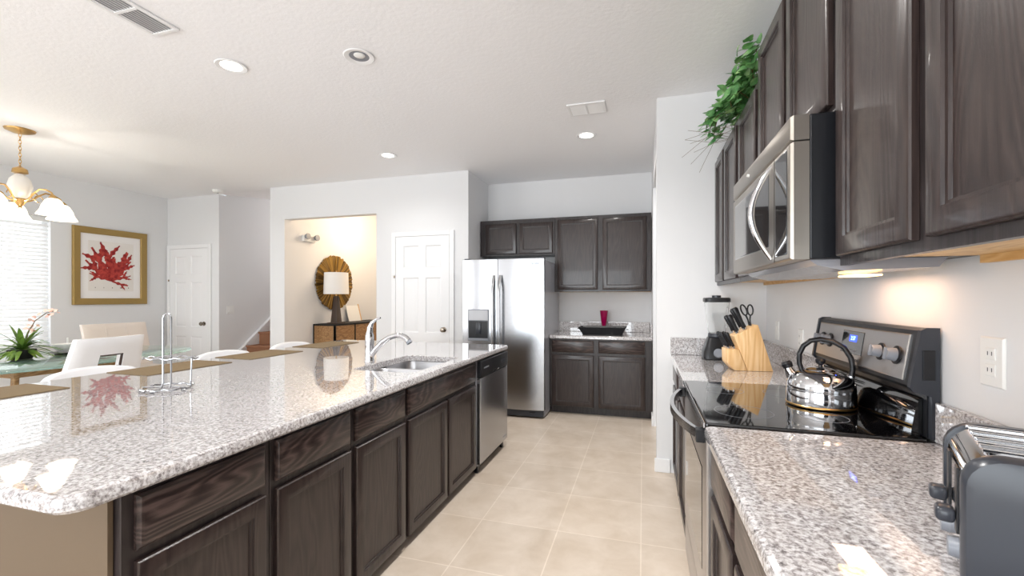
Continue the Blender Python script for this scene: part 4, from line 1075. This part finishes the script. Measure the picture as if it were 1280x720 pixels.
def dining_chair(label, loc, rot, lm, cutout=True):
    """faces local -x; back at +x"""
    t = thing('dining_chair', label, 'chair', loc, 'white dining chairs'); M = Matrix.Translation(loc) @ Matrix.Rotation(rot, 4, 'Z')
    def go(nm, bm, m, par=t, sm=35):
        for v in bm.verts: v.co = M @ v.co
        return obj(nm, bm, m, par, sm)
    bm = BM(); box(bm, -.30, .20, -.265, .265, .40, .49, .03, 3); go('seat', bm, lm)
    bm = BM()
    Hb, Wb, th, rec = .55, (.30 if cutout else .34), .075, .16
    def bk(u, v, d):   # u across, v 0..1 up, d 0 inner, 1 outer
        w = Wb*((1.04-.20*v) if cutout else (1.0+.02*v))
        x = .19+rec*v+th*d+.025*(1-(u)**2)*(1 if cutout else .4); return (x, u*w, .47+Hb*v)
    us = [-1, -.92, -.75, -.34, -.26, 0, .26, .34, .75, .92, 1]; vs = [0, .25, .53, .57, .70, .74, .85, .95, 1]
    grid = {}
    for d in (0, 1):
        for i, u in enumerate(us):
            for j, v in enumerate(vs):
                dd = d
                if i in (0, len(us)-1) or j == len(vs)-1: dd = .18+.64*d
                grid[d, i, j] = bm.verts.new(bk(u, v, dd))
    hole = lambda i, j: cutout and 3 <= i <= 6 and 2 <= j <= 4
    for d in (0, 1):
        for i in range(len(us)-1):
            for j in range(len(vs)-1):
                if not hole(i, j): bm.faces.new((grid[d, i, j], grid[d, i+1, j], grid[d, i+1, j+1], grid[d, i, j+1]))
    def wall(a, b): bm.faces.new((grid[0, a[0], a[1]], grid[0, b[0], b[1]], grid[1, b[0], b[1]], grid[1, a[0], a[1]]))
    nI, nJ = len(us)-1, len(vs)-1
    for i in range(nI): wall((i, 0), (i+1, 0)); wall((i, nJ), (i+1, nJ))
    for j in range(nJ): wall((0, j), (0, j+1)); wall((nI, j), (nI, j+1))
    if cutout:
        for i in range(3, 7): wall((i, 2), (i+1, 2)); wall((i, 5), (i+1, 5))
        for j in range(2, 5): wall((3, j), (3, j+1)); wall((7, j), (7, j+1))
    bkr = go('backrest', bm, lm, t, 50)
    if cutout:
        bm = BM(); P = []
        for (u0, v0), (u1, v1) in zip([(-.34, .53), (.34, .53), (.34, .74), (-.34, .74)], [(.34, .53), (.34, .74), (-.34, .74), (-.34, .53)]):
            for k in range(6): P.append(bk(u0+(u1-u0)*k/6, v0+(v1-v0)*k/6, .75))
        tube(bm, P, .013, 6, closed=True); go('handle_frame', bm, mat_handle, bkr)
    else:
        bm = BM()
        for u in (-.33, .33): tube(bm, [bk(u, v, -.01) for v in (.03, .3, .6, .9, .97)], .004, 6)
        go('seam', bm, lm, bkr)
    for s in (-1, 1):
        for x in (-.27, .18):
            bm = BM(); box(bm, x-.02, x+.02, s*.235-.02, s*.235+.02, 0, .405, .003); go('leg', bm, chrome_m)
    return t
mat_handle = mat('dark_handle_frame', (74, 60, 54), .35)
dining_chair('white dining chair with dark-framed handle hole, back turned to the island', (-4.66, 2.545, 0), math.radians(4), white_l)
dining_chair('cream dining chair facing the island on the far side of the glass table', (-6.12, 3.94, 0), math.radians(178), cream_l, False)

# things on the table
tz = .7605
t = thing('tropical_plant', 'green leafy plant with pale blossom spray on the glass table', 'plant', (-5.75, 2.72, tz))
bm = BM(); lathe(bm, [(.0, 0), (.07, 0), (.10, .05), (.10, .09), (.09, .09), (.085, .055), (.0, .02)], (-5.75, 2.72, tz), 24); obj('bowl_pot', bm, dark_m, t)
bm = BM(); rr = random.Random(9)
for k in range(64):
    a = rr.uniform(0, 2*PI); el = rr.uniform(0, 1.35); ln = rr.uniform(.20, .40); w0 = rr.uniform(.012, .022)
    prev = None; base = Vector((-5.75, 2.72, tz+.085)); d = Vector((math.cos(a)*math.cos(el), math.sin(a)*math.cos(el), math.sin(el))); s = Vector((-math.sin(a), math.cos(a), 0))
    for j in range(6):
        u = j/5; c = base+d*ln*u+Vector((0, 0, -.14*u*u)); c.z = max(c.z, tz+.012); ww = w0*math.sin(PI*(.12+.88*u)) if u < 1 else .001
        pair = (bm.verts.new(c+s*ww), bm.verts.new(c+Vector((0, 0, .004))), bm.verts.new(c-s*ww))
        if prev: bm.faces.new((prev[0], prev[1], pair[1], pair[0])); bm.faces.new((prev[1], prev[2], pair[2], pair[1]))
        prev = pair
obj('foliage', bm, palm_m, t, 60)
bm = BM(); P = [Vector((-5.75, 2.74, tz+.1)), Vector((-5.74, 2.76, tz+.25)), Vector((-5.72, 2.80, tz+.36)), Vector((-5.68, 2.87, tz+.44)), Vector((-5.63, 2.93, tz+.46))]
tube(bm, P, .004, 6); obj('flower_stem', bm, stem_m, t)
bm = BM()
for k in range(26):
    q = rr.uniform(.25, 1); i = min(int(q*4), 3); c = P[i].lerp(P[i+1], q*4-i if q*4-i < 1 else 1)+Vector((rr.uniform(-.03, .03), rr.uniform(-.03, .03), rr.uniform(-.02, .025)))
    leaf(bm, c, Vector((rr.uniform(-1, 1), rr.uniform(-1, 1), rr.uniform(-.3, .8))), Vector((.5, -.7, .5)), .035, .016)
obj('blossom', bm, blossom_m, t, 60)
def plate_bowl(x, y):
    bm = BM(); lathe(bm, [(.0, 0), (.08, 0), (.13, .012), (.135, .016), (.08, .006), (.0, .005)], (x, y, tz), 32); o = obj('plate', bm, char_p, None, 50); tag(o, 'dark plate under the white bowl on the glass table', 'plate')
    bm = BM(); lathe(bm, [(.0, 0), (.05, 0), (.055, .008), (.095, .05), (.105, .085), (.10, .085), (.088, .05), (.05, .014), (.0, .012)], (x, y, tz+.0165), 32); o = obj('bowl', bm, white_p, None, 50); tag(o, 'white bowl on a dark plate beside the plant', 'bowl')
plate_bowl(-5.86, 3.11)
t = thing('candle_holder', 'slim silver candle holder on the glass table behind the white chair', 'candle holder', (-6.02, 3.22, tz))
bm = BM(); lathe(bm, [(.0, 0), (.04, 0), (.042, .006), (.012, .016), (.009, .05), (.016, .06), (.01, .072), (.018, .085), (.0, .086)], (-6.02, 3.22, tz), 20); obj('holder', bm, chrome_m, t)
bm = BM(); lathe(bm, [(.0, .0862), (.011, .0862), (.011, .15), (.002, .152), (.0, .158)], (-6.02, 3.22, tz), 14); obj('candle', bm, white_p, t)
t = thing('wine_glass', 'small clear glass on the table at the left edge of the photo', 'glass', (-5.42, 2.28, tz))
bm = BM(); lathe(bm, [(.0, 0), (.035, 0), (.035, .003), (.006, .008), (.005, .07), (.02, .08), (.04, .11), (.042, .15), (.038, .18), (.036, .18), (.039, .15), (.037, .112), (.018, .084), (.0, .08)], (-5.42, 2.28, tz), 24); obj('goblet', bm, glass_m, t, 50)

# chandelier
cx, cy = -5.51, 2.593
t = thing('chandelier', 'brass chandelier with lit frosted glass bell shades over the dining table', 'chandelier', (cx, cy, CH))
bm = BM(); lathe(bm, [(.0, -.0), (.105, -.001), (.10, -.012), (.06, -.030), (.02, -.04), (.0, -.041)], (cx, cy, CH), 28); obj('canopy', bm, brass_m, t)
bm = BM(); z = CH-.038; k = 0
while z > 2.56:
    ax = (1, 0) if k % 2 else (0, 1)
    tube(bm, [(cx+.010*ax[0]*math.cos(q*PI/6), cy+.010*ax[1]*math.cos(q*PI/6), z-.016+.019*math.sin(q*PI/6)) for q in range(12)], .0028, 6, closed=True); z -= .030; k += 1
obj('chain', bm, brass_m, t)
bm = BM(); lathe(bm, [(.0, 2.56), (.012, 2.56), (.05, 2.535), (.055, 2.50), (.03, 2.49), (.0, 2.49)], (cx, cy, 0), 24); obj('crown_cap', bm, brass_m, t)
bm = BM(); lathe(bm, [(.0, 2.262), (.045, 2.262), (.05, 2.25), (.03, 2.215), (.012, 2.19), (.016, 2.175), (.0, 2.16)], (cx, cy, 0), 24); obj('hub', bm, brass_m, t)
bm = BM(); lathe(bm, [(.0, 2.489), (.03, 2.489), (.07, 2.44), (.085, 2.37), (.06, 2.29), (.04, 2.263), (.0, 2.263)], (cx, cy, 0), 28); obj('glass_centre', bm, mat('frosted_glass_body', (250, 246, 240), .4, trans=.3), t)
for k in range(5):
    a = math.radians(17+72*k); u = Vector((math.cos(a), math.sin(a), 0))
    def cp_(r, z): q = Vector((cx, cy, 0))+u*r; return (q.x, q.y, z)
    bm = BM(); tube(bm, [cp_(.045, 2.245), cp_(.08, 2.26), cp_(.13, 2.315), cp_(.18, 2.35), cp_(.24, 2.345), cp_(.29, 2.315), cp_(.305, 2.285)], .0075, 8)
    tube(bm, [cp_(.13+.03*math.cos(q*PI/7), 2.285+.03*math.sin(q*PI/7)) for q in range(12)], .004, 6); ar = obj('arm', bm, brass_m, t)
    q = cp_(.305, 0)
    bm = BM(); lathe(bm, [(.0, 2.292), (.018, 2.29), (.034, 2.272), (.036, 2.262), (.0, 2.262)], (q[0], q[1], 0), 18); obj('shade_cap', bm, brass_m, ar)
    bm = BM(); lathe(bm, [(.036, 2.2615), (.055, 2.245), (.078, 2.20), (.090, 2.155), (.115, 2.115), (.112, 2.113), (.086, 2.155), (.074, 2.198), (.051, 2.241), (.036, 2.257)], (q[0], q[1], 0), 28, None, True); obj('glass_shade', bm, shade_m, t)
